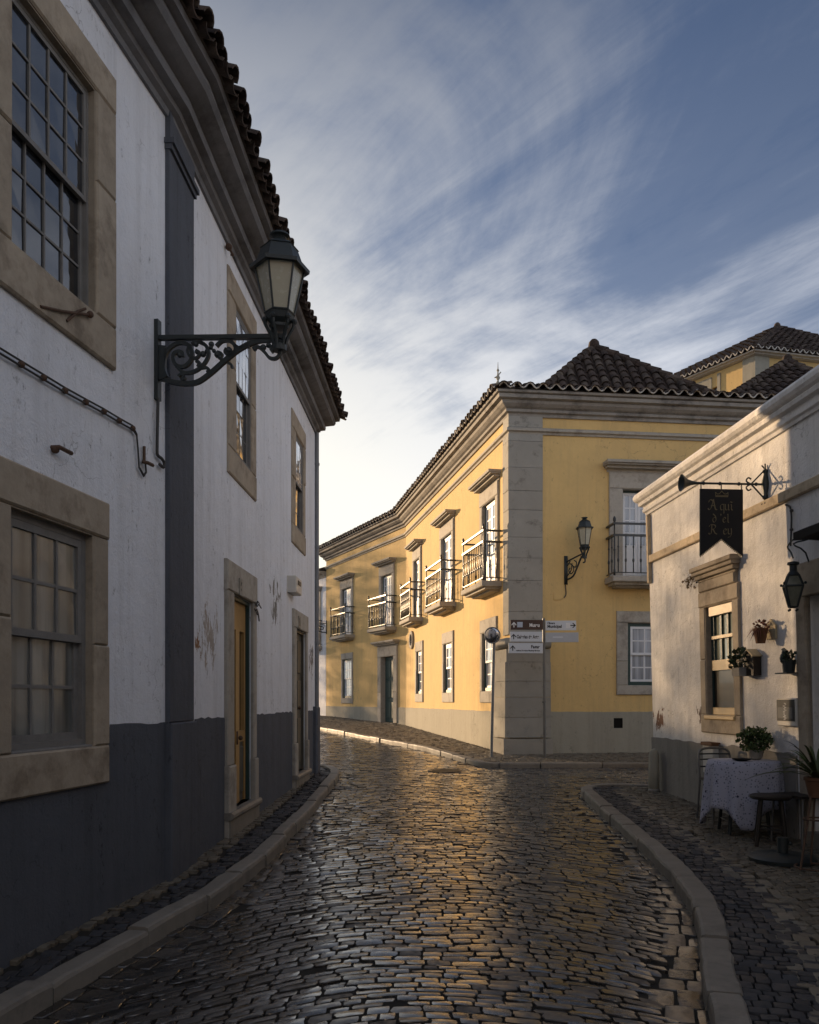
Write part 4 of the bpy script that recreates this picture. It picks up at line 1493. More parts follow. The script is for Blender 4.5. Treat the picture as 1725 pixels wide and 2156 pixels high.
# string course and main cornice
wl = [E3, K, J, E2]
mb = MB()
sp = [(-.02, 7.20), (.03, 7.20), (.04, 7.24), (.085, 7.26), (.085, 7.31), (.05, 7.335), (-.02, 7.34)]
sweep(mb, wl, sp, True)
mb.build('string_course', M['stone'], yh)
mb = MB()
cp = [(-.05, 7.56), (.04, 7.56), (.05, 7.62), (.11, 7.64), (.12, 7.69), (.10, 7.70), (.16, 7.73), (.22, 7.78), (.24, 7.83), (.23, 7.84), (.32, 7.86), (.33, 7.93), (.30, 7.94), (.37, 7.955), (.38, 8.0), (-.05, 8.01)]
wl2 = [E3, K, J, E2, E2 + Vector((5, 2.8))]
sweep(mb, wl2, cp, True)
mb.build('cornice', M['cornice'], yh)

# roofs
rf = MB()
evl = offset_poly(wl2, .40, True)
inn = offset_poly([E3, K, J, E2, E2 + Vector((5, 2.8))], -4.5, True)
SL2 = 0.32
rv = [Vector((p.x, p.y, 8.015)) for p in evl] + [Vector((p.x, p.y, 8.015 + 4.9 * SL2)) for p in inn]
rf.add(rv, [(i, i + 1, 5 + i + 1, 5 + i) for i in range(4)])
top = [rv[5], rv[6], rv[7], rv[8]]
rf.add(top, [(0, 1, 2, 3)])
for i in range(4):
    a, b = evl[i], evl[i + 1]
    t = (b - a).normalized()
    n_in = Vector((t.y, -t.x))
    W = (b - a).length
    ia, ib = (inn[i] - a).dot(t), (inn[i + 1] - a).dot(t)
    LL = 4.9
    def clip(c, l, ia=ia, ib=ib, W=W, LL=LL):
        f = l / LL
        return ia * f - .05 <= c <= W + (ib - W) * f + .05
    o = Vector((a.x, a.y, 8.02)) - Vector((n_in.x, n_in.y, SL2)).normalized() * .06
    tile_field(rf, o, (t.x, t.y, 0), (n_in.x, n_in.y, SL2), W, 4.9 if i == 2 else 1.9, pitch=.27 if i == 0 else .25, row=.37, r=.105, jit=.012, seed=41 + i, clip=clip)


def pyramid(mb, base, apex, face_tiles, pitch=.25, seed=9, r=.1):
    """hipped roof over four eave corners, its visible faces laid with barrel tiles and hip tiles"""
    n = len(base)
    mb.add(list(base) + [apex], [(i, (i + 1) % n, n) for i in range(n)])
    for i in face_tiles:
        a, b = Vector(base[i]), Vector(base[(i + 1) % n])
        t = (b - a).normalized()
        ap = Vector(apex) - a
        s = ap.dot(t)
        foot = a + t * s
        up = Vector(apex) - foot
        L = up.length
        up = up / L
        W = (b - a).length
        def clip(c, l, s=s, W=W, L=L):
            f = (l + .1) / L
            return s * f <= c <= W + (s - W) * f
        nn = t.cross(up)
        if nn.z < 0: nn = -nn
        tile_field(mb, a + nn * .01, t, up, W, L, pitch=pitch, row=.36, r=r, jit=.014, seed=seed + i, clip=clip)
    for i in range(n):
        a, ap = Vector(base[i]), Vector(apex)
        L = (ap - a).length
        k = int(L / .34)
        d = (ap - a) / L
        for j in range(k):
            p, q = a + d * (j * .34), a + d * min(L, j * .34 + .40)
            mb.tube([p + Vector((0, 0, .05)), q + Vector((0, 0, .03))], [.115, .09], 9)
    mb.lathe([(.13, -.12), (.15, .05), (.13, .15), (.07, .22), (.01, .24)], apex, 12)


def pt(px, py, y):
    return Vector(((px - CX) / FL * y, y, CAMH + (HY - py) / FL * y))

a0, a1 = pt(1132, 833, 19.6), pt(1535, 848, 19.6)
ap = pt(1251, 733, 22.0)
bk0, bk1 = Vector((a0.x + .3, 25.0, a0.z)), Vector((a1.x + .3, 25.0, a1.z))
pyramid(rf, [a0, a1, bk1, bk0], ap, [0, 3], pitch=.255)
# the darker hipped roof further right
b0, b1 = pt(1525, 846, 21.6), pt(1850, 850, 21.6)
ap2 = pt(1658, 763, 24.5)
bk0, bk1 = Vector((b0.x + .3, 28.0, b0.z)), Vector((b1.x + .3, 28.0, b1.z))
pyramid(rf, [b0, b1, bk1, bk0], ap2, [0, 3], pitch=.26, seed=19)
rf.build('roof', M['tile'], yh)

# pale mortar waves along the eaves
mb = MB()
for (a, b), pitch in ((evl[0:2], .27), (evl[1:3], .25), (evl[2:4], .25)):
    t = (b - a).normalized()
    W = (b - a).length
    nt_ = int(W / pitch)
    pw = W / nt_
    n_out = Vector((-t.y, t.x))
    pts = []
    for k in range(nt_):
        for s in range(6):
            f = (k + s / 6) * pw
            an = s / 6 * 2 * math.pi
            q = a + t * f + n_out * .045
            pts.append((q.x, q.y, 8.065 - .055 * math.cos(an)))
    mb.tube(pts, .017, 5)
mb.build('eave_mortar', M['mortar'], yh, smooth=True)
# small iron finial on the corner of the eaves
c = cornerpt(.36)
mb = MB()
mb.lathe([(.05, 0), (.035, .05), (.015, .08), (.045, .14), (.02, .2), (.012, .26), (.03, .29), (.01, .33), (.004, .46)], (c.x, c.y, 8.08), 8)
mb.tube([(c.x - .07, c.y, 8.22), (c.x, c.y, 8.26), (c.x + .06, c.y, 8.34)], .012, 5)
mb.build('finial', M['stonegrey'], yh, smooth=True)

# openings
FW = (.20, .20, .30, 0.0)
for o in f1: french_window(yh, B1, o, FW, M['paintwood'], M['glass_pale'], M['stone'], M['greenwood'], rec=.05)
for o in f2: french_window(yh, B2, o, FW, M['paintwood'], M['glass_blind'], M['stone'], M['greenwood'], rec=.05)
for o in f3: french_window(yh, B3, o, (.29, .29, .34, 0), M['paintwood'], M['glass_blind'], M['stone'], M['greenwood'], proj=.3)
kw = dict(frame_mat=M['greenwood'], frame_w=.08, fw=.05, mw=.028, rec=.06, dep=.02)
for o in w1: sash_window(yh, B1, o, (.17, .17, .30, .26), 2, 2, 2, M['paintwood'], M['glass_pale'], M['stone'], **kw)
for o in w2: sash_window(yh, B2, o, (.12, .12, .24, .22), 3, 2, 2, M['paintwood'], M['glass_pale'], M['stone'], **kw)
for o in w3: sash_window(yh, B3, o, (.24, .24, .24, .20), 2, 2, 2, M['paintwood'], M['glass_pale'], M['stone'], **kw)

# the green street door
mb = MB()
surround(mb, B2, dB2, DWB, DWB, .34, 0, proud=.05)
moulded_hood(mb, B2, dB2, (DWB, DWB, .34), ext=.14, proj=.26, h=.2)
dd = mb.build('door', M['stone'], yh)
mb = MB()
s0, s1, z0, z1 = dB2
mb.fbox(B2, s0 + .003, s1 - .003, -.2, -.14, z0 + .01, z1 - .003)
sm = (s0 + s1) / 2
for a, b in ((s0 + .07, sm - .04), (sm + .04, s1 - .07)):
    for c_, e in ((z0 + .15, z0 + .75), (z0 + .88, z0 + 1.5), (z0 + 1.62, z1 - .12)):
        mb.fbev(B2, a, b, -.14, -.12, c_, e, .015)
mb.build('leaf', M['greenwood'], dd)
mb = MB()
mb.fbev(B2, s0 - .1, s1 + .1, -.2, .12, z0 - .12, z0, .02)
mb.build('threshold', M['kerb'], dd)
# small round window beside the inner corner
s, z = B1.hit(868.5, 1347.6)
mb = MB()
X, Y_ = Vector((B1.u.x, B1.u.y, 0)), Vector((0, 0, 1))
N = Vector((B1.n.x, B1.n.y, 0))
mb.lathe([(.30, -.02), (.30, .05), (.26, .07), (.19, .06), (.18, -.015)], B1.p(s, 0, z), 24, (X, Y_, N))
rw = mb.build('round_window', M['stone'], yh)
mb = MB()
mb.lathe([(.185, .004), (.185, .02), (.001, .021)], B1.p(s, 0, z), 24, (X, Y_, N))
mb.build('pane', M['glass_dark'], rw)

# balconies
for F, o, e, n in ((B1, f1[0], .38, 11), (B1, f1[1], .38, 11), (B1, f1[2], .38, 11), (B2, f2[0], .36, 10), (B2, f2[1], .36, 10), (B3, f3[0], .38, 9)):
    balcony(yh, F, o[0] - e, o[1] + e, ZF, proj=.44 if F is not B3 else .5, n=n, slab_mat=M['stone'], rail_mat=M['rail'])

# bracket lantern on the shaded front
s, z = B3.hit(1191.5, 1183)
pr3 = B3.p(s, 0, z)
n3 = Vector((B3.n.x, B3.n.y, 0))
sd = Vector((B3.u.x, B3.u.y, 0))
dir3 = (n3 * .88 + sd * .48).normalized()
lampB = thing('wall_lantern', pr3, 'small black lantern with milky panes on a short bracket on the yellow wall', 'street lamp', 'wall lanterns along the street')
mb = MB()
mb.fbox(B3, s - .035, s + .035, .002, .03, z - .48, z + .12)
def b3(x, y): return pr3 + dir3 * (x * .5 + .03) + Vector((0, 0, y))
for q, rr in (([(0, .0), (.5, .06), (1.0, .12)], .017), ([(0, -.38), (.35, -.33), (.6, -.15), (.8, .02), (1.0, .1)], .02), ([(.05, -.05), (.3, -.08), (.4, -.2), (.25, -.27), (.12, -.2), (.2, -.14)], .012),
              ([(.42, 0), (.55, -.05), (.5, -.15), (.4, -.12)], .012), ([(.8, .06), (1.0, .02), (1.02, -.07), (.92, -.08)], .016), ([(0.02, -.1), (.2, .0)], .012), ([(.02, -.3), (.25, -.2), (.3, -.05)], .012)):
    mb.tube(smooth_pts([b3(*p) for p in q]), rr, 6)
mb.build('bracket', M['iron'], lampB, smooth=True)
tp = b3(1.0, .12)
lantern(lampB, tp + Vector((0, 0, .15)), .35, 6, M['iron'], M['milk'], .155, .095, phase=math.radians(28))
s_, z_ = B3.hit(1191, 1240)
mb = MB()
mb.tube(smooth_pts([on(B3, x, y, .02) for x, y in ((1191, 1232), (1192, 1243), (1192, 1252), (1188, 1259))]), .011, 6)
tag(mb.build('lamp_cable', M['cable']), 'short hanging cable end below the lantern on the yellow wall', 'cable')
mb = MB()
a, b = B3.s(1166, 1255), B3.s(1183, 1255)
zz = B3.z(1175, 1263)
mb.fbox(B3, a, b, .001, .012, zz, zz + .14)
mb.fbox(B3, a, b, .012, .018, zz, zz + .012)
tag(mb.build('junction_plate', M['yellow']), 'flat yellow painted junction cover on the yellow wall under the lantern', 'junction cover')

# a little pale ornament standing on the shaded balcony
p = B3.p(B3.s(1408, 1200, .2) - .33, .25, ZF)
fg = thing('flower_pot', p, 'small pale pot with a sprig at the end of the shaded balcony', 'flower pot')
mb = MB()
mb.lathe([(.06, 0), (.085, .14), (.09, .16), (.075, .16), (.07, .13)], p, 12)
mb.build('pot', M['palepot'], fg, smooth=True)

def leaves(mb, c, R, n, size, seed, flat_=1.0, up=0.3, aspect=2.0, shell=.35):
    """sprigs of small separate leaves through the volume of a plant"""
    r = random.Random(seed)
    c = Vector(c)
    for _ in range(n):
        d = Vector((r.gauss(0, 1), r.gauss(0, 1), r.gauss(0, 1))).normalized()
        rad = R * (shell + (1 - shell) * r.random() ** .6)
        p = c + Vector((d.x, d.y, d.z * flat_)) * rad
        a = (d + Vector((r.gauss(0, .5), r.gauss(0, .5), r.gauss(up, .5)))).normalized()
        b = a.orthogonal().normalized()
        b = (Matrix.Rotation(r.uniform(0, 6.28), 3, a) @ b)
        s = size * r.uniform(.6, 1.3)
        nb = a.cross(b) * s * .12
        mb.add([p, p + a * s * .5 + b * s / aspect + nb, p + a * s, p + a * s * .5 - b * s / aspect + nb], [(0, 1, 2, 3)])

mb = MB()
leaves(mb, p + Vector((0, 0, .22)), .1, 50, .07, 3)
mb.build('leaf', M['darkleaf'], fg)

# ------------------------------------------------------------------ the tower house behind, and the far houses
th = thing('tower_house', pt(1640, 800, 36), 'tall yellow house behind the roofs with its own hipped tile roof', 'house')
Y0 = 34.0
cN = pt(1590, 760, Y0)
cZ = pt(1590, 748, Y0).z
TL = Frame(cN.xy, (-.50, .866), True)
TR = Frame(cN.xy, (.97, .24))
mb = MB()
ow = [TL.s(1512, 815) - .0, TL.s(1500, 815), TL.z(1506, 829), TL.z(1506, 815)]
ow = [min(ow[0], ow[1]), max(ow[0], ow[1]), ow[2], ow[3]]
panel(mb, TL, 0, 9, 0, cZ, [ow], depth=.2)
panel(mb, TR, 0, 9, 0, cZ, [])
pa, pb = TL.p(9, 0, 0), TR.p(9, 0, 0)
far = pa + Vector((8.7, 2.2, 0))
for a, b in ((pa, far), (far, pb)):
    mb.quad((a.x, a.y, 0), (b.x, b.y, 0), (b.x, b.y, cZ), (a.x, a.y, cZ))
mb.build('wall', M['yellow'], th)
mb = MB()
mb.fbox(TL, 0, .55, .0, .05, 0, cZ)
mb.fbox(TR, -.04, .62, .0, .055, 0, cZ)
mb.fbox(TL, ow[0] - .15, ow[0], 0, .05, ow[2] - .1, ow[3] + .5)
mb.fbox(TL, ow[1], ow[1] + .9, 0, .05, ow[2] - 1.0, ow[3] + .45)
mb.build('pilaster', M['stonegrey'], th)
mb = MB()
mb.fbox(TL, ow[0] + .005, ow[1] - .005, -.19, -.1, ow[2], ow[3])
mb.build('window', M['glass_dark'], th)
mb = MB()
cpr = [(-.05, cZ - .04), (.08, cZ - .03), (.2, cZ + .0), (.22, cZ + .03), (.34, cZ + .05), (.36, cZ + .1), (-.05, cZ + .11)]
tl = [pb.xy, cN.xy, pa.xy]
sweep(mb, tl, cpr, True)
mb.build('cornice', M['mortar'], th)
rf = MB()
et = offset_poly(tl, .42, True)
apx = pt(1637, 690, 38.5)
bb = [Vector((et[1].x, et[1].y, cZ + .12)), Vector((et[0].x, et[0].y, cZ + .12)), Vector((et[0].x - 3, et[0].y + 8, cZ + .12)), Vector((et[2].x, et[2].y, cZ + .12))]
pyramid(rf, bb, apx, [0, 3], pitch=.29, seed=51, r=.115)
rf.build('roof', M['tile'], th)
mb = MB()
for a, b in ((et[0], et[1]), (et[1], et[2])):
    t = (b - a).normalized(); W = (b - a).length; n_out = Vector((-t.y, t.x))
    pts = []
    nk = int(W / .29)
    for k in range(nk):
        for s in range(6):
            q = a + t * ((k + s / 6) * W / nk) + n_out * .03
            pts.append((q.x, q.y, cZ + .17 - .07 * math.cos(s / 6 * 2 * math.pi)))
    mb.tube(pts, .024, 5)
mb.build('eave_mortar', M['mortar'], th)

# white house beyond the yellow one, seen in the slit past the corner
fw = thing('far_white_house', (-5.2, 39.0, .9), 'far white house with a dark balcony glimpsed beyond the yellow house', 'house')
o2 = E2 + UB2 * .06
D1 = Frame(o2, (-.46, .888), True)
mb = MB()
dops = [[.7, 1.75, 4.0, 6.1], [3.2, 4.2, 4.0, 6.1]]
panel(mb, D1, 0, 12, -.2, 7.1, dops + [[.8, 1.7, 1.0, 3.0]], depth=.25)
e_ = D1.p(12, 0, 0)
f_ = D1.p(0, -6, 0); g_ = D1.p(12, -6, 0)
for a, b in ((e_, g_), (g_, f_), (f_, D1.p(0, 0, 0))):
    mb.quad((a.x, a.y, -.2), (b.x, b.y, -.2), (b.x, b.y, 7.1), (a.x, a.y, 7.1))
mb.build('wall', M['white'], fw)
mb = MB()
sweep(mb, [o2, e_.xy], [(-.05, 6.9), (.05, 6.9), (.1, 7.0), (.25, 7.05), (.3, 7.15), (-.05, 7.15)], True)
mb.build('cornice', M['stone'], fw)
rf = MB()
a, b, c, d = D1.p(0, .32, 7.16), D1.p(12, .32, 7.16), D1.p(12, -3, 8.3), D1.p(0, -3, 8.3)
rf.prism([a, b, c, d], (0, 0, .08))
rf.prism([d, c, D1.p(12, -6.2, 7.16), D1.p(0, -6.2, 7.16)], (0, 0, .08))
rf.build('roof', M['tile'], fw)
for o in dops:
    french_window(fw, D1, o, (.18, .18, .25, 0), M['oldwood'], M['glass_dark'], M['stone'], M['greenwood'], hood=True)
    balcony(fw, D1, o[0] - .3, o[1] + .3, 4.0, proj=.45, n=9, slab_mat=M['stone'], rail_mat=M['rail'])
mb = MB()
mb.fbox(D1, .8, 1.7, -.2, -.12, 1.0, 3.0)
mb.build('door', M['greenwood'], fw)

# scroll bracket lamp at the far corner
s = .45
p = D1.p(s, 0, 4.05)
nn = Vector((D1.n.x, D1.n.y, 0))
q0 = B2.p(LB2 - .05, 0, B2.z(690, 1312))
lampC = thing('wall_lantern', q0, 'distant dark scroll bracket lamp seen past the corner of the white house', 'street lamp', 'wall lanterns along the street')
nb = Vector((B2.n.x, B2.n.y, 0))
mb = MB()
def b4(x, y): return q0 + nb * (x) + Vector((0, 0, y))
mb.tube([b4(0, 0), b4(.75, 0)], .022, 6)
mb.tube([b4(.01, .12), b4(.01, -.45)], .022, 6)
for q, rr in (([(0, -.4), (.3, -.36), (.5, -.2), (.72, -.03)], .022), ([(.08, -.08), (.3, -.06), (.36, -.2), (.22, -.28), (.12, -.2), (.2, -.15)], .016), ([(.45, -.03), (.5, -.12), (.42, -.16), (.4, -.08)], .014)):
    mb.tube(smooth_pts([b4(*t) for t in q]), rr, 6)
mb.build('bracket', M['iron'], lampC, smooth=True)
lantern(lampC, b4(.72, .28), .42, 6, M['iron'], M['milk'], .17, .1)

# unseen houses, added to keep low sun and sky light off the street
def plain_house(name, label, x, y, ang, w, d, h, m_, roof_h=1.0):
    """simple unseen house with door, windows and a tiled gable roof"""
    t = thing(name, (x, y, gz(y)), label, 'house')
    u = Vector((math.cos(ang), math.sin(ang)))
    F_ = Frame((x, y), u)
    zb = gz(y) - .3
    ops = [[w * .12, w * .12 + .9, gz(y) + .1, gz(y) + 2.3], [w * .45, w * .45 + .9, gz(y) + 1, gz(y) + 2.3], [w * .75, w * .75 + .9, gz(y) + 1, gz(y) + 2.3]]
    mb = MB()
    panel(mb, F_, 0, w, zb, h, ops)
    c = [F_.p(w, 0, 0), F_.p(w, -d, 0), F_.p(0, -d, 0), F_.p(0, 0, 0)]
    for a, b in zip(c, c[1:]):
        mb.quad((a.x, a.y, zb), (b.x, b.y, zb), (b.x, b.y, h), (a.x, a.y, h))
    for s in (0, w):
        mb.add([F_.p(s, 0, h), F_.p(s, -d, h), F_.p(s, -d / 2, h + roof_h)], [(0, 1, 2)])
    mb.build('wall', m_, t)
    mb = MB()
    for i, o in enumerate(ops):
        mb = MB()
        mb.fbox(F_, o[0] + .005, o[1] - .005, -.2, -.12, o[2], o[3])
        mb.build('door' if i == 0 else 'window', M['greenwood'] if i == 0 else M['glass_dark'], t)
    mb = MB()
    mb.prism([F_.p(-.2, .3, h - .05), F_.p(w + .2, .3, h - .05), F_.p(w + .2, -d / 2, h + roof_h + .05), F_.p(-.2, -d / 2, h + roof_h + .05)], (0, 0, .1))
    mb.prism([F_.p(-.2, -d / 2, h + roof_h + .055), F_.p(w + .2, -d / 2, h + roof_h + .055), F_.p(w + .2, -d - .3, h - .05), F_.p(-.2, -d - .3, h - .05)], (0, 0, .1))
    mb.build('roof', M['tile'], t)
    return t
# ------------------------------------------------------------------ the restaurant on the right
CF = Frame(CO, CU, True, lean=0.024, zb=0.4)
CE = Frame(CO, (0.97, 0.24), False, lean=0.0)    # short return round the corner, facing the side street
rs = thing('restaurant_house', (4.0, 9.0, .3), 'low white restaurant house with aged limewash and a heavy cornice', 'house')
CN = -6.6
wC_ = [CF.s(1548, 1380), CF.s(1489.5, 1380), CF.z(1518, 1506), CF.z(1518, 1270)]
dC_ = [CF.s(1705, 1400) - 1.25, CF.s(1705, 1400), .2, 2.62]
ZC = 4.5
mb = MB()
panel(mb, CF, CN, 0, -.6, ZC, [wC_, dC_], depth=.3)
# other side of the block
ce = CE.p(6.0, 0, 0)
cw = CF.p(CN, 0, 0)
cb_ = ce + (cw - CF.p(0, 0, 0))
top0 = CF.p(0, 0, ZC)
mb.quad(CF.p(0, 0, -.6), (ce.x, ce.y, -.6), (ce.x, ce.y, ZC), top0)
mb.quad((ce.x, ce.y, -.6), (cb_.x, cb_.y, -.6), (cb_.x, cb_.y, ZC), (ce.x, ce.y, ZC))
mb.quad((cb_.x, cb_.y, -.6), CF.p(CN, 0, -.6), CF.p(CN, 0, ZC), (cb_.x, cb_.y, ZC))
mb.build('wall', M['cream'], rs)
ZW = 1.12
mb = MB()
panel(mb, CF, CN, .02, -.6, ZW, [[dC_[0] - .25, dC_[1] + .25, -.6, 3]], d=.02, depth=.02)
ragged_top(mb, CF, CN, .02, ZW, .02, [[dC_[0] - .25, dC_[1] + .25, -.6, 3]], 5, amp=.012)
mb.quad(CF.p(.02, .02, -.6), CE.p(6, .02, -.6), CE.p(6, .02, ZW), CF.p(.02, .02, ZW))
mb.build('dado', M['cgrey'], rs)
# cornice following the leaning wall top
lz = .024 * (ZC - .4)
nC = Vector((CF.n.x, CF.n.y))
tl = [CF.p(CN, 0, ZC).xy, CF.p(0, 0, ZC).xy, CF.p(0, 0, ZC).xy + Vector((.97, .24)) * 6]
mb = MB()
prof = [(-.05, 4.27), (.02, 4.27), (.03, 4.30), (.055, 4.315), (.06, 4.355), (.045, 4.36), (.05, 4.39), (.10, 4.405), (.112, 4.44), (.105, 4.45), (.14, 4.47), (.165, 4.50), (.17, 4.54), (.15, 4.575), (.10, 4.595), (-.05, 4.60)]
sweep(mb, tl, prof, True)
cx_ = M['cream']
mb.build('cornice', cx_, rs)
# raised fillet on the wall with a strip down the corner
mb = MB()
zb0, zb1 = CF.z(1384, 1180), CF.z(1384, 1164)
mb.fbev(CF, CN, -.10, .0, .045, zb0, zb1, .01)
mb.fbev(CF, -.10, -.02, .0, .046, zb0 - .28, 4.26, .01)
mb.build('moulding', mat('ochre_washed_moulding', (0.50, 0.40, 0.27), .85, var=.3, vscale=5, bump=.35, bscale=50, dark=(.6, (.2, .15, .1), 6)), rs)
# roof
rf = MB()
e1 = CF.p(CN, .0, 4.61); e2 = CF.p(0, .0, 4.61)
rf.prism([e1, e2, (e2.x + 6.2, e2.y + 1.4, 4.61), (e1.x + 6.2, e1.y + 1.4, 4.61)], (0, 0, .03))
t = Vector((CU.x, CU.y, 0)); inn = Vector((.99, .07, 0)).normalized()
rf.prism([CF.p(CN, -.4, 4.65), CF.p(-.3, -.4, 4.65), CF.p(-.8, -3.2, 5.2), CF.p(CN, -3.2, 5.2)], (0, 0, .05))
rf.build('roof', M['tile'], rs)


def c_hood(mb, F, o, w):
    s0, s1, zt = o[0] - w[0], o[1] + w[1], o[3] + w[2]
    mb.fbev(F, s0 + .05, s1 - .05, 0, .05, zt, zt + .12)
    for e, p, a, b in ((.0, .04, .12, .15), (.02, .075, .15, .20), (.05, .105, .20, .245), (.06, .125, .245, .30)):
        mb.fbev(F, s0 - e + .03, s1 + e - .03, 0, p, zt + a, zt + b, .008)


wl_, wr_ = wC_[0] - CF.s(1563, 1400), CF.s(1478.5, 1400) - wC_[1]
zlt = CF.z(1518, 1237)
mb = MB()
surround(mb, CF, wC_, wl_, wr_, zlt - wC_[3], wC_[2] - CF.z(1520, 1545), proud=.03)
c_hood(mb, CF, wC_, (wl_, wr_, zlt - wC_[3]))
win = mb.build('window', M['warmstone'], rs)
s0, s1, z0, z1 = wC_
mb = MB()
for a, b in ((s0 + .003, s0 + .05), (s1 - .05, s1 - .003)):
    mb.fbox(CF, a + .008, b - .008, -.24, -.05, z0, z1 - .012)
mb.build('frame', M['greenwood'], win)
zm = CF.z(1525, 1397)
mb = MB()
sash_grid(mb, CF, s0 + .05, s1 - .05, zm, z1 - .06, -.045, 3, 2, .05, .045, .04)
mb.build('sash', M['greenwood'], win)
zr_ = zm + (z1 - .06 - zm) * .5
for q in ((-.06, -.01, z1 - .12, z1 - .012), (-.06, -.03, zm - .07, zm + .05), (-.05, -.03, zr_ - .018, zr_ + .018)):
    mb = MB()
    mb.fbox(CF, s0 + .05, s1 - .05, *q)
    mb.build('rail', M['creamwood'], win)
mb = MB()
mb.fbox(CF, s0 + .05, s1 - .05, -.075, -.068, zm, z1 - .06)
mb.build('pane', M['glass_green'], win)
mb = MB()
mb.fbox(CF, s0 + .05, s1 - .05, -.07, -.06, z0 + .02, zm)
mb.build('pane', M['glass_brown'], win)
mb = MB()
mb.fbev(CF, s0 + .03, s1 - .03, -.055, -.03, z0, z0 + .09, .01)
mb.fbev(CF, s0 - .04, s1 + .03, -.1, .05, z0 - .055, z0 - .002, .012)
mb.build('sill', M['creamwood'], win)

# doorway with stone posts, dark inside, black awning above
mb = MB()
a, b, c, d = dC_
mb.fbev(CF, b, b + .17, -.02, .035, -.4, d)
mb.fbev(CF, a - .17, a, -.02, .035, -.4, d)
mb.fbev(CF, a - .22, b + .22, -.02, .04, d, d + .32)
dw = mb.build('doorway', M['warmstone'], rs)
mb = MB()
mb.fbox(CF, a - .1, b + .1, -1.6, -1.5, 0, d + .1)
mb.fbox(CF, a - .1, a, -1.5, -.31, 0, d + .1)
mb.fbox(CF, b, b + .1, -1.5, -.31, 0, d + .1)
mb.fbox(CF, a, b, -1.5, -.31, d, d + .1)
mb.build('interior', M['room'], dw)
mb = MB()
mb.fbox(CF, a, b, -1.5, .06, .2, .43)
mb.build('threshold', M['kerb'], dw)
mb = MB()
ze = CF.z(1672, 1152)
zs0 = ze
se = CF.s(1671, 1150, .32)
aw = [CF.p(se, .0, ze + .10), CF.p(se, .2, ze + .07), CF.p(se, .32, ze + .02), CF.p(se, .32, ze - .05), CF.p(se, .2, ze - .04), CF.p(se, 0, ze - .05)]
mb.prism(aw, CF.p(a - .4, 0, 0) - CF.p(se, 0, 0))
mb.build('awning', M['awning'], dw)

# ------------------------------------------------------------------ the hanging sign with its trumpet
sr, zr = CF.hit(1616, 1020)
pr = CF.p(sr, 0, zr)
nn = Vector((CF.n.x, CF.n.y, 0)).normalized()
uu = Vector((CF.u.x, CF.u.y, 0))
hg = thing('hanging_sign', pr, 'black swallowtail sign board hanging from a trumpet shaped iron bar', 'sign')
tipx = CX
Lb = .90
mb = MB()
Z = Vector((0, 0, 1))
mb.tube([pr, pr + nn * (Lb - .16)], .011, 8)
for f in (.13, .33, .55, .74):
    mb.ball(pr + nn * (f * Lb) , .019, n=8, m=5)
prof = [(.011, 0), (.014, .07), (.022, .12), (.038, .165), (.062, .20), (.083, .222), (.087, .228), (.06, .215), (.02, .17)]
mb.lathe(prof, pr + nn * (Lb - .23), 16, (uu, Z, nn))
mb.build('trumpet', M['iron'], hg, smooth=True, auto=50)
mb = MB()
mb.lathe([(.008, -.16), (.03, -.14), (.02, -.1), (.045, 0), (.02, .1), (.03, .14), (.008, .16)], pr + nn * .02, 8)
for e in (-1, 1):
    mb.tube([pr + nn * .02 + Z * .155 * e, pr + nn * .17], .008, 6)
    mb.tube(smooth_pts([pr + nn * .17, pr + nn * .22 + Z * .03 * e, pr + nn * .2 + Z * .065 * e, pr + nn * .17 + Z * .05 * e]), .008, 6)
    for f in (-1, 1):
        mb.tube([pr + nn * .02 + Z * .15 * e, pr + nn * .04 + uu * .035 * f + Z * .2 * e], .008, 5)
mb.build('bracket', M['iron'], hg, smooth=True, auto=50)
# the board: its face looks down the street
x0, x1 = .25, .67
yS = pr.y
def sgn(px): return None
Fs = Frame((pr + nn * .0).xy, (nn.x, nn.y))
# board frame: runs outward from the wall, so reading direction is from the street end towards the wall
sb1, sb0 = None, None
def along(px):
    """distance from the wall along the bar at which the bar crosses this column"""
    k = (px - CX) / FL
    return (pr.x - k * pr.y) / (k * nn.y - nn.x)
La, Lz = along(1564), along(1474)
ztop = pr.z - (1032 - 1020) / FL * pr.y
zbot = CAMH + (HY - 1171) / FL * (pr.y + nn.y * (La + Lz) / 2)
zapex = CAMH + (HY - 1134) / FL * (pr.y + nn.y * (La + Lz) / 2)
bo = pr + nn * Lz
BF = Frame(bo.xy, (-nn.x, -nn.y))          # u from the street end to the wall
if BF.n.y > 0: BF.n = -BF.n
Wd = Lz - La
mb = MB()
poly = [BF.p(0, .01, ztop), BF.p(Wd, .01, ztop), BF.p(Wd, .01, zbot), BF.p(Wd / 2, .01, zapex), BF.p(0, .01, zbot)]
mb.prism(poly, BF.p(0, -.01, 0) - BF.p(0, .01, 0))
bd = mb.build('board', M['bannerblack'], hg)
mb = MB()
for i in range(15):
    f = (i + .5) / 15
    for a_, b_ in ((0, .5), (1, .5)):
        x = Wd * (a_ + (b_ - a_) * f)
        z = zbot + (zapex - zbot) * f
        mb.fbox(BF, x - .004, x + .004, -.006, .006, z - .018, z + .002)
mb.build('fringe', M['gilt'], hg)
mb = MB()
for x in (.012, Wd / 2, Wd - .012):
    mb.tube([BF.p(x, 0, ztop - .005), BF.p(x, 0, pr.z)], .006, 6)
mb.build('hook', M['iron'], hg)
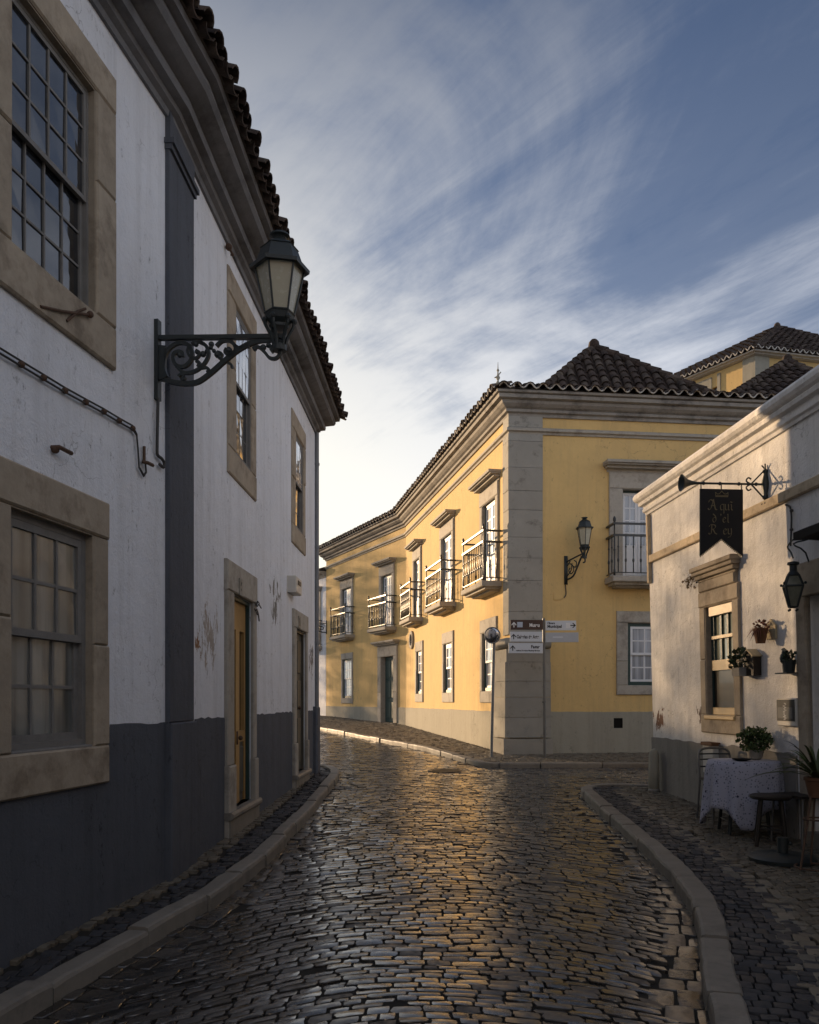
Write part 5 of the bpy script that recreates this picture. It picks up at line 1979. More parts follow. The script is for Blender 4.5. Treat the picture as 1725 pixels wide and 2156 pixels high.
GL = {
 'A': [[(0, .72), (.06, .92), (.22, .95), (.40, .86)], [(.44, 1.0), (.30, .45), (.16, .08), (.0, .02), (-.08, .14)], [(.44, 1.0), (.62, .12), (.80, .02)], [(.2, .40), (.6, .40)]],
 'q': [[(.42, .60), (.18, .62), (.06, .46), (.06, .14), (.2, .0), (.42, .12)], [(.44, .66), (.44, -.38)]],
 'u': [[(.04, .64), (.08, .5), (.08, .1), (.22, .0), (.40, .12)], [(.38, .64), (.42, .5), (.42, .08), (.52, .0)]],
 'i': [[(.04, .64), (.10, .5), (.10, .1), (.22, .0)]],
 '~': [[(-.10, .84), (.0, .92), (.14, .84), (.26, .92)]],
 'd': [[(.08, 1.0), (.36, .74), (.46, .4), (.40, .12), (.24, .0), (.08, .12), (.08, .44), (.26, .6), (.42, .5)]],
 "'": [[(.06, 1.0), (.14, .88), (.04, .74)]],
 'e': [[(.10, .30), (.40, .46), (.26, .62), (.08, .48), (.08, .14), (.22, .0), (.42, .12)]],
 'l': [[(.04, 1.0), (.10, .9), (.10, .1), (.22, .0)]],
 'R': [[(.22, .98), (.20, .45), (.14, .08), (-.04, .02), (-.10, .14)], [(-.06, .76), (.06, .96), (.30, .98), (.54, .92), (.60, .74), (.46, .56), (.20, .50)], [(.34, .54), (.54, .14), (.76, .02)]],
 'y': [[(.04, .64), (.08, .5), (.08, .14), (.24, .02), (.42, .14)], [(.40, .66), (.44, .5), (.44, .05), (.30, -.26), (.04, -.34)]],
}
def blackletter(mb, word, x, z, size, pen=.115, ang=40, sp=1.0):
    """letters written with a broad pen held at a slant"""
    nv = (math.cos(math.radians(ang)) * pen * size / 2, math.sin(math.radians(ang)) * pen * size / 2)
    k = 0
    for ch in word:
        adv = {'A': .95, 'q': .62, 'u': .66, 'i': .36, '~': 0, 'd': .56, "'": .26, 'e': .5, 'l': .3, 'R': .92, 'y': .6}[ch]
        for st in GL[ch]:
            pts = smooth_pts([Vector((px, py, 0)) for px, py in st], 3)
            for p, q in zip(pts, pts[1:]):
                k += 1
                dd = .0115 + .00003 * (k % 60)
                c = [(p.x * size - nv[0], p.y * size - nv[1]), (p.x * size + nv[0], p.y * size + nv[1]), (q.x * size + nv[0], q.y * size + nv[1]), (q.x * size - nv[0], q.y * size - nv[1])]
                dx, dy = q.x - p.x, q.y - p.y
                l = math.hypot(dx, dy) or 1
                hx, hy = -dy / l * size * .014, dx / l * size * .014
                c2 = [(p.x * size + hx, p.y * size + hy), (q.x * size + hx, q.y * size + hy), (q.x * size - hx, q.y * size - hy), (p.x * size - hx, p.y * size - hy)]
                mb.quad(*[BF.p(x + a, dd, z + b) for a, b in c])
                mb.quad(*[BF.p(x + a, dd + .0025, z + b) for a, b in c2])
        if ch != '~': last = x
        x += adv * size * sp
mb = MB()
Hh = ztop - zapex
sz = Wd * .36
blackletter(mb, 'A', Wd * .20, ztop - Hh * .425, Hh * .215)
blackletter(mb, 'qu', Wd * .46, ztop - Hh * .425, Hh * .185, sp=.86)
blackletter(mb, '~i', Wd * .46 + Hh * .185 * 1.28 * .86 + Wd * .02, ztop - Hh * .425, Hh * .185)
blackletter(mb, 'd', Wd * .28, ztop - Hh * .675, Hh * .17)
blackletter(mb, "'el", Wd * .46, ztop - Hh * .675, Hh * .17, sp=1.15)
blackletter(mb, 'R', Wd * .22, ztop - Hh * .92, Hh * .20)
blackletter(mb, 'ey', Wd * .53, ztop - Hh * .915, Hh * .18, sp=1.05)
cxm, cz = Wd / 2, ztop - Hh * .13
cr = [(-.14, .0), (-.14, .07), (-.10, .03), (-.06, .035), (-.03, .06), (0, .10), (.03, .06), (.06, .035), (.10, .03), (.14, .07), (.14, .0)]
for (ax, az), (bx_, bz) in zip(cr, cr[1:] + cr[:1]):
    P = [BF.p(cxm + ax * Wd * 1.05, .0118, cz + az * Wd), BF.p(cxm + bx_ * Wd * 1.05, .0118, cz + bz * Wd)]
    mb.tube(P, .0035, 5)
mb.fbox(BF, cxm - .15 * Wd, cxm + .15 * Wd, .0105, .0135, cz - .035 * Wd, cz - .015 * Wd)
mb.build('lettering', M['gilt'], hg)

# ------------------------------------------------------------------ small black lantern by the doorway
sL, zL = CF.hit(1664, 1232, .22)
p = CF.p(sL, .19, zL)
lampD = thing('wall_lantern', CF.p(sL, 0, zL), 'black four sided lantern with seeded glass beside the restaurant doorway', 'lantern', 'wall lanterns along the street')
lc = p + Vector((0, 0, -.20))
def frame4(c, r0, r1, r2, h1, h2):
    ph = math.radians(30)
    fr, gl = MB(), MB()
    for k in range(4):
        a = ph + k * math.pi / 2
        dv = Vector((math.cos(a), math.sin(a), 0))
        fr.tube([c + dv * r0, c + dv * r1 + Z * h1], .010, 5)
        fr.tube([c + dv * r1 + Z * h1, c + dv * r2 + Z * (h1 + h2)], .010, 5)
        fr.ball(c + dv * (r1 + .02) + Z * (h1 + .02), .014, n=6, m=4)
        fr.ball(c + dv * r0 - Z * .03, .012, n=6, m=4)
    for r, h in ((r0, 0), (r1, h1), (r2, h1 + h2)):
        fr.tube([c + Vector((r * math.cos(ph + k * math.pi / 2), r * math.sin(ph + k * math.pi / 2), h)) for k in range(4)], .010, 5, closed=True)
    fr.lathe([(r2, h1 + h2), (r2 * .8, h1 + h2 + .02), (r2 * .55, h1 + h2 + .04), (r2 * .55, h1 + h2 + .09), (r2 * .9, h1 + h2 + .10), (r2 * .85, h1 + h2 + .12), (.01, h1 + h2 + .13)], c, 10)
    gl.lathe([(r0 * .95, .005), (r1 * .95, h1), (r2 * .95, h1 + h2)], c, 4, phase=ph)
    return fr, gl
fr, gl = frame4(lc, .045, .105, .06, .19, .10)
hk = lc + Z * .45
fr.tube(smooth_pts([hk, hk + Z * .06 + uu * .04, hk + Z * .12 + uu * .10, hk + Z * .16 + uu * .03, hk + Z * .17 - uu * .02, hk + Z * .22 - nn * .1 - uu * .01, CF.p(sL - .02, .0, zL + .5)]), .008, 5)
fr.tube(smooth_pts([CF.p(sL, 0, zL + .05), lc + Z * .5 - nn * .12, lc + Z * .58, CF.p(sL - .06, .05, zL + .42), CF.p(sL - .05, .0, zL + .5)]), .008, 5)
fr.tube([CF.p(sL + .12, 0, zL), CF.p(sL + .10, .1, zL), lc + Z * .2 + uu * .09], .008, 5)
fr.build('frame', M['iron'], lampD)
gl.build('glass', M['lampglass'], lampD)
# cable pipe above the lantern
mb = MB()
mb.tube(smooth_pts([on(CF, x, y, .02) for x, y in ((1655, 1063), (1664, 1068), (1667, 1090), (1666, 1130), (1665, 1150))]), .010, 6)
for y in (1075, 1115):
    mb.ball(on(CF, 1667, y, .025), .018)
tag(mb.build('wall_conduit', M['cable']), 'thin grey conduit clipped to the wall above the restaurant lantern', 'conduit')

# ------------------------------------------------------------------ pots on the wall
def blade_tuft(mb, c, n, L, w, seed, spread=1.0, droop=.6, bias=Vector((0, 0, 0)), segs=4):
    r = random.Random(seed)
    c = Vector(c)
    for _ in range(n):
        a = r.uniform(0, 2 * math.pi)
        d = (Vector((math.cos(a), math.sin(a), 0)) * spread * r.uniform(.2, 1) + bias + Vector((0, 0, r.uniform(.3, 1.0)))).normalized()
        l = L * r.uniform(.6, 1.1)
        side = d.cross(Vector((0, 0, 1)))
        side = side.normalized() if side.length > .01 else Vector((1, 0, 0))
        vs = []
        for i in range(segs + 1):
            f = i / segs
            q = c + d * l * f - Vector((0, 0, droop * l * f * f))
            ww = w * (1 - f) ** .7 * (.6 + f) / 2 + .0008
            vs += [q - side * ww, q + Vector((0, 0, -ww * .3)), q + side * ww]
        fs = []
        for i in range(segs):
            for k in range(2):
                fs.append((i * 3 + k, i * 3 + k + 1, i * 3 + 4 + k, i * 3 + 3 + k))
        mb.add(vs, fs)


s, z = CF.hit(1628, 1335, .1)
pp = thing('wall_planter', CF.p(s, 0, z), 'wall planter with a rusty red plant on a pale house shaped board', 'planter', 'planters hung on the restaurant wall')
s0, s1 = CF.s(1638, 1330), CF.s(1617, 1330)
zb, zt = CF.z(1628, 1346), CF.z(1628, 1318)
zp = CF.z(1628, 1303)
mb = MB()
mb.prism([CF.p(s0, .005, zb), CF.p(s1, .005, zb), CF.p(s1, .005, zt), CF.p((s0 + s1) / 2, .005, zp), CF.p(s0, .005, zt)], CF.p(0, .025, 0) - CF.p(0, .005, 0))
mb.build('board', M['boardwood'], pp)
mb = MB()
pc = CF.p((s0 + s1) / 2 + .02, .12, zb - .04)
mb.lathe([(.045, 0), (.068, .12), (.074, .125), (.074, .15), (.06, .15), (.055, .12)], pc, 14)
mb.build('pot', M['terracotta'], pp, smooth=True, auto=50)
mb = MB()
blade_tuft(mb, pc + Z * .14, 60, .2, .008, 5, 1.3, 1.0)
leaves(mb, pc + Z * .17, .07, 40, .035, 6)
mb.build('leaf', M['redleaf'], pp)

s, z = CF.hit(1592, 1395, .08)
pp = thing('wall_planter', CF.p(s, 0, z), 'little wooden birdhouse planter with a dark bushy plant on the restaurant wall', 'planter', 'planters hung on the restaurant wall')
s0, s1 = CF.s(1604, 1395), CF.s(1584, 1395)
zb, zt, zp = CF.z(1592, 1423), CF.z(1592, 1381), CF.z(1592, 1370)
mb = MB()
mb.prism([CF.p(s0, .005, zb), CF.p(s1, .005, zb), CF.p(s1, .005, zt), CF.p((s0 + s1) / 2, .005, zp), CF.p(s0, .005, zt)], CF.p(0, .09, 0) - CF.p(0, .005, 0))
sm = (s0 + s1) / 2
mb.build('house', M['darkwood'], pp)
mb = MB()
for a, b in ((s0 - .02, sm), (s1 + .02, sm)):
    mb.hexa([CF.p(a, .0, zt - .012), CF.p(b, .0, zp), CF.p(b, .11, zp), CF.p(a, .11, zt - .012), CF.p(a, 0, zt + .004), CF.p(b, 0, zp + .016), CF.p(b, .11, zp + .016), CF.p(a, .11, zt + .004)])
mb.build('roof', M['boardwood'], pp)
mb = MB()
c1 = CF.p(s1 + .03, .12, zb)
mb.fbox(CF, s1 - .05, s1 + .12, .03, .17, zb, zb + .09)
mb.build('trough', M['oldwood'], pp)
mb = MB()
leaves(mb, c1 + Z * .17, .11, 160, .05, 8, shell=.2)
mb.build('leaf', M['darkleaf'], pp)

s, z = CF.hit(1657, 1395, .08)
pp = thing('wall_planter', CF.p(s, 0, z), 'dark metal wall planter with a bird shaped top on a small shelf', 'planter', 'planters hung on the restaurant wall')
zb = CF.z(1657, 1420)
zt = CF.z(1650, 1368)
mb = MB()
mb.fbox(CF, s - .12, s + .10, .01, .15, zb, zb + .012)
mb.tube(smooth_pts([CF.p(s + .06, .08, zb + .01), CF.p(s + .07, .08, zb + .09), CF.p(s + .03, .08, zb + .15)]), .007, 5)
mb.lathe([(.05, .0), (.06, .1), (.062, .12)], CF.p(s - .04, .08, zb + .012), 12)
mb.build('holder', M['iron'], pp)
mb = MB()
h0 = (zt - zb)
mb.ball(CF.p(s + .03, .08, zb + h0 * .62), .05, 1, 1, 1.3)
mb.ball(CF.p(s + .03, .08, zb + h0 * .84), .032)
mb.prism([CF.p(s + .07, .08, zt - .01), CF.p(s + .03, .08, zt + .005), CF.p(s - .04, .08, zt - .03), CF.p(s, .08, zt - .035)], CF.p(0, .02, 0) - CF.p(0, 0, 0))
mb.tube([CF.p(s + .06, .08, zb + h0 * .62), CF.p(s + .11, .08, zb + h0 * .5)], .01, 5)
mb.build('bird', M['iron'], pp, smooth=True, auto=50)
mb = MB()
leaves(mb, CF.p(s - .05, .09, zb + .16), .055, 60, .035, 12, shell=.2)
mb.build('leaf', M['darkleaf'], pp)

# menu case
s0, s1 = CF.s(1687, 1500), CF.s(1647, 1500)
zb, zt = CF.z(1667, 1529), CF.z(1667, 1470)
mn = thing('menu_case', CF.p(s0, 0, zb), 'pale framed menu case on the restaurant wall beside the doorway', 'menu case')
mb = MB()
mb.fbev(CF, s0, s1, 0, .05, zb, zt, .008)
mb.build('frame', M['plastic'], mn)
mb = MB()
mb.fbox(CF, s0 + .02, s1 - .005, .051, .056, zb + .05, zt - .015)
mb.build('backing', M['bannerblack'], mn)
mb = MB()
mb.fbox(CF, s0 + .05, s1 - .03, .057, .059, zb + .075, zt - .09)
mb.build('sheet', M['paper'], mn)
mb = MB()
R = random.Random(3)
sm, hh = (s0 + s1) / 2, zt - zb
for i in range(13):
    z = zb + hh * (.80 - i * .048)
    x0_ = sm + R.uniform(-.02, .012)
    for q in range(2):
        w_ = R.uniform(.006, .016)
        mb.fbox(CF, x0_, x0_ + w_, .0595, .061, z, z + R.uniform(.004, .009))
        x0_ += w_ + .008
mb.build('lettering', M['inkwhite'], mn)
# small notice box low on the wall behind the table
s0, s1 = CF.s(1517, 1580), CF.s(1495, 1580)
zb, zt = CF.z(1505, 1610), CF.z(1505, 1566)
mn = thing('utility_box', CF.p(s0, 0, zb), 'tall off white utility box low on the restaurant wall behind the table', 'utility box')
mb = MB()
mb.fbev(CF, s0, s1, .0, .09, zb - .1, zt - .02, .008)
mb.build('casing', M['plastic'], mn)
mb = MB()
mb.fbev(CF, s0 - .01, s1 + .01, 0, .11, zt - .019, zt + .02, .006)
mb.build('lid', M['terracotta'], mn)

# dry weed rooted behind the hood of the restaurant window
mb = MB()
zz = wC_[3] + (zlt - wC_[3]) + .2
c = CF.p(wC_[1] + wr_ + .0, .05, zz)
blade_tuft(mb, c, 26, .26, .008, 21, 1.0, .8, bias=uu * .9 + nn * .3)
leaves(mb, c + uu * .1 - Z * .03, .1, 50, .035, 22, shell=.2)
tag(mb.build('dry_weed', M['dryleaf']), 'dry straw coloured weed growing from the stone hood of the restaurant window', 'weed')

# ------------------------------------------------------------------ bollard
bc = Vector((3.36, 11.75, gz(11.75) + SWZ))
bl = thing('bollard', bc, 'round topped grey stone bollard at the corner of the restaurant', 'bollard')
mb = MB()
mb.lathe([(.075, -.1), (.072, .3), (.068, .50), (.060, .555), (.04, .585), (.01, .6)], bc, 16)
mb.build('shaft', M['stonegrey'], bl, smooth=True)
mb = MB()
mb.lathe([(.078, 0), (.080, .03), (.077, .05)], bc, 16)
mb.build('collar', M['cgrey'], bl, smooth=True)

# ------------------------------------------------------------------ table, cloth, chairs and stool outside the restaurant
tc = Vector((3.37, 8.62))
tg = gz(tc.y) + SWZ + .015
ht = .72
tb = thing('cafe_table', (tc.x, tc.y, tg), 'round cafe table under a floral cloth outside the restaurant', 'table')
mb = MB()
mb.lathe([(.02, ht - .03), (.33, ht - .03), (.335, ht - .015), (.33, ht - .004), (.01, ht - .002)], (tc.x, tc.y, tg), 32)
mb.build('tabletop', M['darkwood'], tb)
for k in range(4):
    a = math.radians(40 + 90 * k)
    d = Vector((math.cos(a), math.sin(a)))
    mb = MB()
    mb.tube([(tc.x + d.x * .2, tc.y + d.y * .2, tg + ht - .03), (tc.x + d.x * .27, tc.y + d.y * .27, tg)], .018, 8)
    mb.build('leg', M['iron'], tb, smooth=True, auto=50)
mb = MB()
for h, r in ((.12, .255), (.24, .245)):
    q = [(tc.x + r * math.cos(math.radians(40 + 90 * k)), tc.y + r * math.sin(math.radians(40 + 90 * k)), tg + h) for k in range(4)]
    mb.tube(q, .007, 6, closed=True)
mb.build('stretcher', M['steel'], tb)
cl = MB()
n = 144
side = .80
rings = []
for j in range(16):
    ring = []
    for i in range(n):
        th_ = 2 * math.pi * i / n
        edge = side / max(abs(math.cos(th_ - .5)), abs(math.sin(th_ - .5)))
        hang = min(edge, 1.0) - .345
        fold = .5 + .5 * math.sin(th_ * 11 + .6 * math.sin(th_ * 3)) 
        if j < 4:
            r, z = .345 * j / 3.0 if j else .002, ht + .002
            if j == 3: r = .342
        else:
            f = (j - 3) / 12
            r = .347 + .012 * math.sin(math.pi * min(1, f * 4) / 2) + (.006 + .075 * fold) * f ** .8 * (.6 + .4 * math.sin(th_ * 2 + 1))
            z = ht + .002 - hang * f * (1.0 if f > .1 else .9) 
        ring.append((tc.x + r * math.cos(th_), tc.y + r * math.sin(th_), tg + z))
    rings.append(ring)
cl.v = [p for r in rings for p in r]
cl.f = [(j * n + i, j * n + (i + 1) % n, (j + 1) * n + (i + 1) % n, (j + 1) * n + i) for j in range(15) for i in range(n)]
cl.f.append(tuple(range(n)))
o = cl.build('tablecloth', M['cloth'], None, smooth=True)
sm_ = o.modifiers.new('thickness', 'SOLIDIFY'); sm_.thickness = .003
tag(o, 'pale floral cotton cloth hanging in folds over the cafe table', 'tablecloth')
pc = Vector((tc.x + .14, tc.y + .06, tg + ht + .006))
pl = thing('potted_plant', pc, 'bushy green plant in a small pale pot standing on the cafe table', 'potted plant')
mb = MB()
mb.lathe([(.05, 0), (.07, .02), (.078, .09), (.085, .095), (.08, .1), (.065, .1), (.06, .07)], pc, 16)
mb.build('pot', M['palepot'], pl, smooth=True, auto=50)
mb = MB()
leaves(mb, pc + Z * .2, .165, 900, .033, 31, flat_=.75, shell=.15)
mb.build('leaf', M['leaf'], pl)
mb = MB()
R = random.Random(8)
for k in range(16):
    a = R.uniform(0, 6.28); e = R.uniform(.06, .15)
    mb.tube([pc + Z * .08, pc + Vector((math.cos(a) * e * .5, math.sin(a) * e * .5, .17)), pc + Vector((math.cos(a) * e, math.sin(a) * e, .2 + R.uniform(0, .12)))], .003, 4)
mb.build('stem', M['darkleaf'], pl)
pd = Vector((tc.x - .06, tc.y - .10, tg + ht + .005))
mb = MB()
mb.lathe([(.05, 0), (.085, .012), (.095, .022), (.088, .02), (.05, .008), (.01, .007)], pd, 20)
tag(mb.build('dish', M['bannerblack'], None, smooth=True, auto=50), 'small black dish on the floral tablecloth', 'dish')


def metal_chair(x, y, rot, label):
    z = gz(y) + SWZ + .012
    t = thing('cafe_chair', (x, y, z), label, 'chair', 'metal cafe chairs round the table')
    Rm = Matrix.Rotation(rot, 3, 'Z')
    def P(a, b, c): return Vector((x, y, z)) + Rm @ Vector((a, b, c))
    for sx in (-1, 1):
        mb = MB()
        mb.tube([P(.19 * sx, -.19, 0), P(.18 * sx, -.17, .45)], .012, 8)
        mb.build('leg', M['steel'], t, smooth=True, auto=50)
        mb = MB()
        mb.tube([P(.19 * sx, .22, 0), P(.18 * sx, .17, .45), P(.18 * sx, .20, .66)], .012, 8)
        mb.build('leg', M['steel'], t, smooth=True, auto=50)
    mb = MB()
    mb.hexa([P(-.2, -.2, .44), P(.2, -.2, .44), P(.19, .18, .44), P(-.19, .18, .44), P(-.2, -.2, .462), P(.2, -.2, .462), P(.19, .18, .462), P(-.19, .18, .462)])
    mb.build('seat', M['darkwood'], t)
    mb = MB()
    mb.tube(smooth_pts([P(-.18, .20, .64), P(-.17, .215, .74), P(-.1, .235, .78), P(.1, .235, .78), P(.17, .215, .74), P(.18, .20, .64)]), .014, 8)
    mb.build('back_frame', M['steel'], t, smooth=True, auto=60)
    mb = MB()
    for h in (.58, .66, .72):
        mb.tube(smooth_pts([P(-.175, .2, h), P(0, .235, h), P(.175, .2, h)]), .009, 6)
    mb.build('back_slat', M['iron'], t)
    return t


metal_chair(3.70, 8.05, math.radians(200 + 90), 'steel tube cafe chair with a curved back to the right of the table') 
metal_chair(3.40, 9.28, math.radians(5), 'steel tube cafe chair half hidden behind the floral table') 

sx, sy = 3.36, 7.95
sz_ = gz(sy) + SWZ + .012
st = thing('stool', (sx, sy, sz_), 'dark round wooden stool in front of the cafe table', 'stool')
mb = MB()
mb.lathe([(.02, .43), (.17, .43), (.185, .445), (.185, .46), (.17, .47), (.01, .472)], (sx, sy, sz_), 24)
mb.build('seat', M['darkwood'], st, smooth=True, auto=40)
for k in range(4):
    a = math.radians(25 + 90 * k)
    d = Vector((math.cos(a), math.sin(a)))
    mb = MB()
    mb.tube([(sx + d.x * .12, sy + d.y * .12, sz_ + .43), (sx + d.x * .18, sy + d.y * .18, sz_)], .02, 8)
    mb.build('leg', M['darkwood'], st, smooth=True, auto=50)
mb = MB()
mb.tube([(sx + .15 * math.cos(math.radians(25 + 90 * k)), sy + .15 * math.sin(math.radians(25 + 90 * k)), sz_ + .16) for k in range(4)], .01, 6, closed=True)
mb.build('stretcher', M['darkwood'], st)

ux, uy = 3.17, 7.26
uz = gz(uy) + SWZ + .012
ub = thing('parasol_base', (ux, uy, uz), 'heavy round black parasol base lying on the pavement by the stool', 'parasol base')
mb = MB()
mb.lathe([(.27, 0), (.275, .03), (.24, .055), (.06, .065), (.045, .07), (.045, .2), (.03, .2)], (ux, uy, uz), 28)
mb.build('plate', M['iron'], ub, smooth=True, auto=40)
mb = MB()
mb.ball((ux + .055, uy - .02, uz + .15), .018)
mb.build('knob', M['iron'], ub, smooth=True)

# plant stand with a spiky plant at the doorway
px_, py_ = 3.27, 6.86
pz = gz(py_) + SWZ + .012
ps = thing('plant_stand', (px_, py_, pz), 'rusty iron tripod plant stand at the edge of the doorway', 'plant stand')
tz = CAMH + (HY - 1676) / FL * py_
for k in range(3):
    a = math.radians(200 + 120 * k)
    d = Vector((math.cos(a), math.sin(a), 0))
    mb = MB()
    mb.tube([Vector((px_, py_, tz)) + d * .06, Vector((px_, py_, pz + .02)) + d * .17], .009, 6)
    mb.build('leg', M['rust'], ps)
for r, h in ((.165, .035), (.10, .42)):
    mb = MB()
    mb.tube([(px_ + r * math.cos(2 * math.pi * k / 20), py_ + r * math.sin(2 * math.pi * k / 20), pz + h) for k in range(20)], .008, 6, closed=True)
    mb.build('ring', M['rust'], ps)
pot = thing('spiky_plant', (px_, py_, tz), 'spiky sword leaved plant in a terracotta pot on the iron stand', 'potted plant')
mb = MB()
mb.lathe([(.06, -.01), (.09, .12), (.10, .125), (.10, .15), (.08, .15), (.075, .12)], (px_, py_, tz), 16)
mb.build('pot', M['terracotta'], pot, smooth=True, auto=50)
mb = MB()
blade_tuft(mb, (px_, py_, tz + .14), 44, .62, .035, 17, .9, .45, segs=6)
mb.build('leaf', M['blade'], pot)

# ------------------------------------------------------------------ traffic mirror and signpost at the yellow corner
my = 17.05
mx = (1034.7 - CX) / FL * my
mz = gz(my) + SWZ
tm = thing('traffic_mirror', (mx, my, mz), 'round convex traffic mirror on a leaning grey pole at the yellow corner', 'traffic mirror')
mtop = Vector(((1041 - CX) / FL * my, my, CAMH + (HY - 1338) / FL * my))
mb = MB()
mb.tube([(mx, my, mz - .05), mtop + Vector((.0, .05, -.05))], .03, 10)
mb.build('pole', M['greymetal'], tm, smooth=True, auto=50)
nrm_ = Vector((-.35, -.93, -.10)).normalized()
xx = nrm_.cross(Z).normalized(); yy_ = xx.cross(nrm_)
mcn = Vector(((1036.5 - CX) / FL * my, my - .03, mtop.z))
mb = MB()
mb.lathe([(.155, -.05), (.165, -.03), (.168, .0), (.160, .012), (.150, .004)], mcn, 32, (xx, yy_, nrm_))
mb.tube([mcn - nrm_ * .04, mtop + Vector((0, .05, -.05))], .02, 8)
mb.build('rim', M['greymetal'], tm, smooth=True, auto=40)
mb = MB()
prof = [(.151 * math.sin(a), .03 * math.cos(a) - .004) for a in [math.pi / 2 * (1 - i / 8) for i in range(9)]]
prof[-1] = (.001, prof[-1][1])
mb.lathe(prof, mcn, 32, (xx, yy_, nrm_))
mb.build('mirror_face', M['mirror'], tm, smooth=True)

sy_ = 16.95
sxx = (1147 - CX) / FL * sy_
sz0 = gz(sy_) + SWZ
sp_ = thing('signpost', (sxx, sy_, sz0), 'steel signpost carrying five direction boards at the yellow corner', 'signpost')
mb = MB()
ztp = CAMH + (HY - 1302) / FL * sy_
xt = (1145.3 - CX) / FL * sy_
mb.tube([(sxx, sy_, sz0 - .05), (xt, sy_, ztp)], .028, 12)
mb.lathe([(.04, 0), (.042, .03)], (sxx - .012, sy_, CAMH + (HY - 1480) / FL * sy_), 12)
mb.build('pole', M['steel'], sp_, smooth=True, auto=40)


def arrow(mb, F, s, z, h, d, up=True):
    if up:
        rc = [((-.09, -.5), (.09, -.5), (.09, .3), (-.09, .3)), ((-.5, -.02), (-.36, -.14), (.03, .34), (-.0, .52)), ((.5, -.02), (.36, -.14), (-.03, .34), (.0, .52))]
    else:
        rc = [((-.5, -.09), (.3, -.09), (.3, .09), (-.5, .09)), ((-.02, .5), (-.14, .36), (.34, -.03), (.52, .0)), ((-.02, -.5), (-.14, -.36), (.34, .03), (.52, .0))]
    for i, q in enumerate(rc):
        mb.quad(*[F.p(s + a * h, d + .0004 * i, z + b * h) for a, b in q])


SF = lambda yaw, off: Frame((xt, sy_ - off), (math.cos(yaw), math.sin(yaw)))
def board(x0, x1, y0, y1, yaw, bm):
    """board between these columns, hung on the post"""
    F_ = SF(yaw, .045)
    s0, z1 = F_.hit(x0, y0, .012)
    s1, z0 = F_.hit(x1, y1, .012)
    mb = MB()
    mb.fbev(F_, s0, s1, -.012, .012, z0, z1, .003)
    b = mb.build('sign_board', bm, sp_)
    return F_, s0, s1, z0, z1, b
D = .0128
F_, s0, s1, z0, z1, b = board(1075, 1143.5, 1305, 1326, math.radians(2), M['signbrown'])
h = z1 - z0
b['label'] = 'brown direction board reading Museu'
mb = MB(); arrow(mb, F_, s0 + .07, (z0 + z1) / 2 - .0, h * .55, D); mb.build('arrow', M['inkwhite'], b)
mb = MB(); mb.fbox(F_, s0 + .135, s0 + .135 + h * .55, D - .0005, D + .001, z0 + h * .24, z0 + h * .78)
mb.build('pictogram', M['inkblue'], b)
text_mesh('Museu', h * .5, F_, s1 - .27, D, z0 + h * .3, M['inkwhite'], b, 'lettering', bold=.003, fit=.20)
F_, s0, s1, z0, z1, b = board(1074.5, 1142.5, 1330, 1351, math.radians(3), M['signwhite'])
b['label'] = 'pale direction board reading Galerias de Arte'
mb = MB(); arrow(mb, F_, s0 + .07, (z0 + z1) / 2, h * .55, D); mb.build('arrow', M['ink'], b)
text_mesh('Galerias de Arte', h * .5, F_, s0 + .13, D, z0 + h * .32, M['ink'], b, 'lettering', bold=.003, fit=s1 - s0 - .20)
F_, s0, s1, z0, z1, b = board(1071.5, 1143.5, 1354, 1375.5, math.radians(4), M['signwhite'])
b['label'] = 'lowest pale direction board with a small second line of text'
mb = MB(); arrow(mb, F_, s0 + .08, (z0 + z1) / 2, h * .55, D); mb.build('arrow', M['ink'], b)
text_mesh('Fagar', h * .46, F_, s1 - .24, D, z0 + h * .5, M['ink'], b, 'lettering', bold=.003, fit=.175)
text_mesh('antigos Serviços Municipalizados', h * .2, F_, s1 - .54, D, z0 + h * .2, M['ink'], b, 'lettering', bold=.002, fit=.48)
F_, s0, s1, z0, z1, b = board(1149, 1213.5, 1307, 1327, math.radians(-3), M['signwhite'])
b['label'] = 'pale direction board with an arrow pointing right'
mb = MB(); arrow(mb, F_, s1 - .06, (z0 + z1) / 2, h * .55, D, False); mb.build('arrow', M['ink'], b)
text_mesh('Câmara', h * .28, F_, s0 + .035, D, z0 + h * .64, M['ink'], b, 'lettering', bold=.002, fit=.15)
text_mesh('Municipal', h * .42, F_, s0 + .035, D, z0 + h * .26, M['ink'], b, 'lettering', bold=.003, fit=.28)
mb = MB(); mb.fbox(F_, s1 - .20, s1 - .115, D - .0005, D + .001, z0 + h * .22, z0 + h * .76); mb.build('pictogram', M['inkwhite'], b)
F_, s0, s1, z0, z1, b = board(1149, 1218.5, 1332, 1352, math.radians(-4), M['signblank'])
b['label'] = 'faded blank looking grey board'
mb = MB(); mb.fbox(F_, s0 + .14, s0 + .34, D - .0005, D + .0008, z0 + h * .45, z0 + h * .58); mb.build('faded_lettering', M['signwhite'], b)


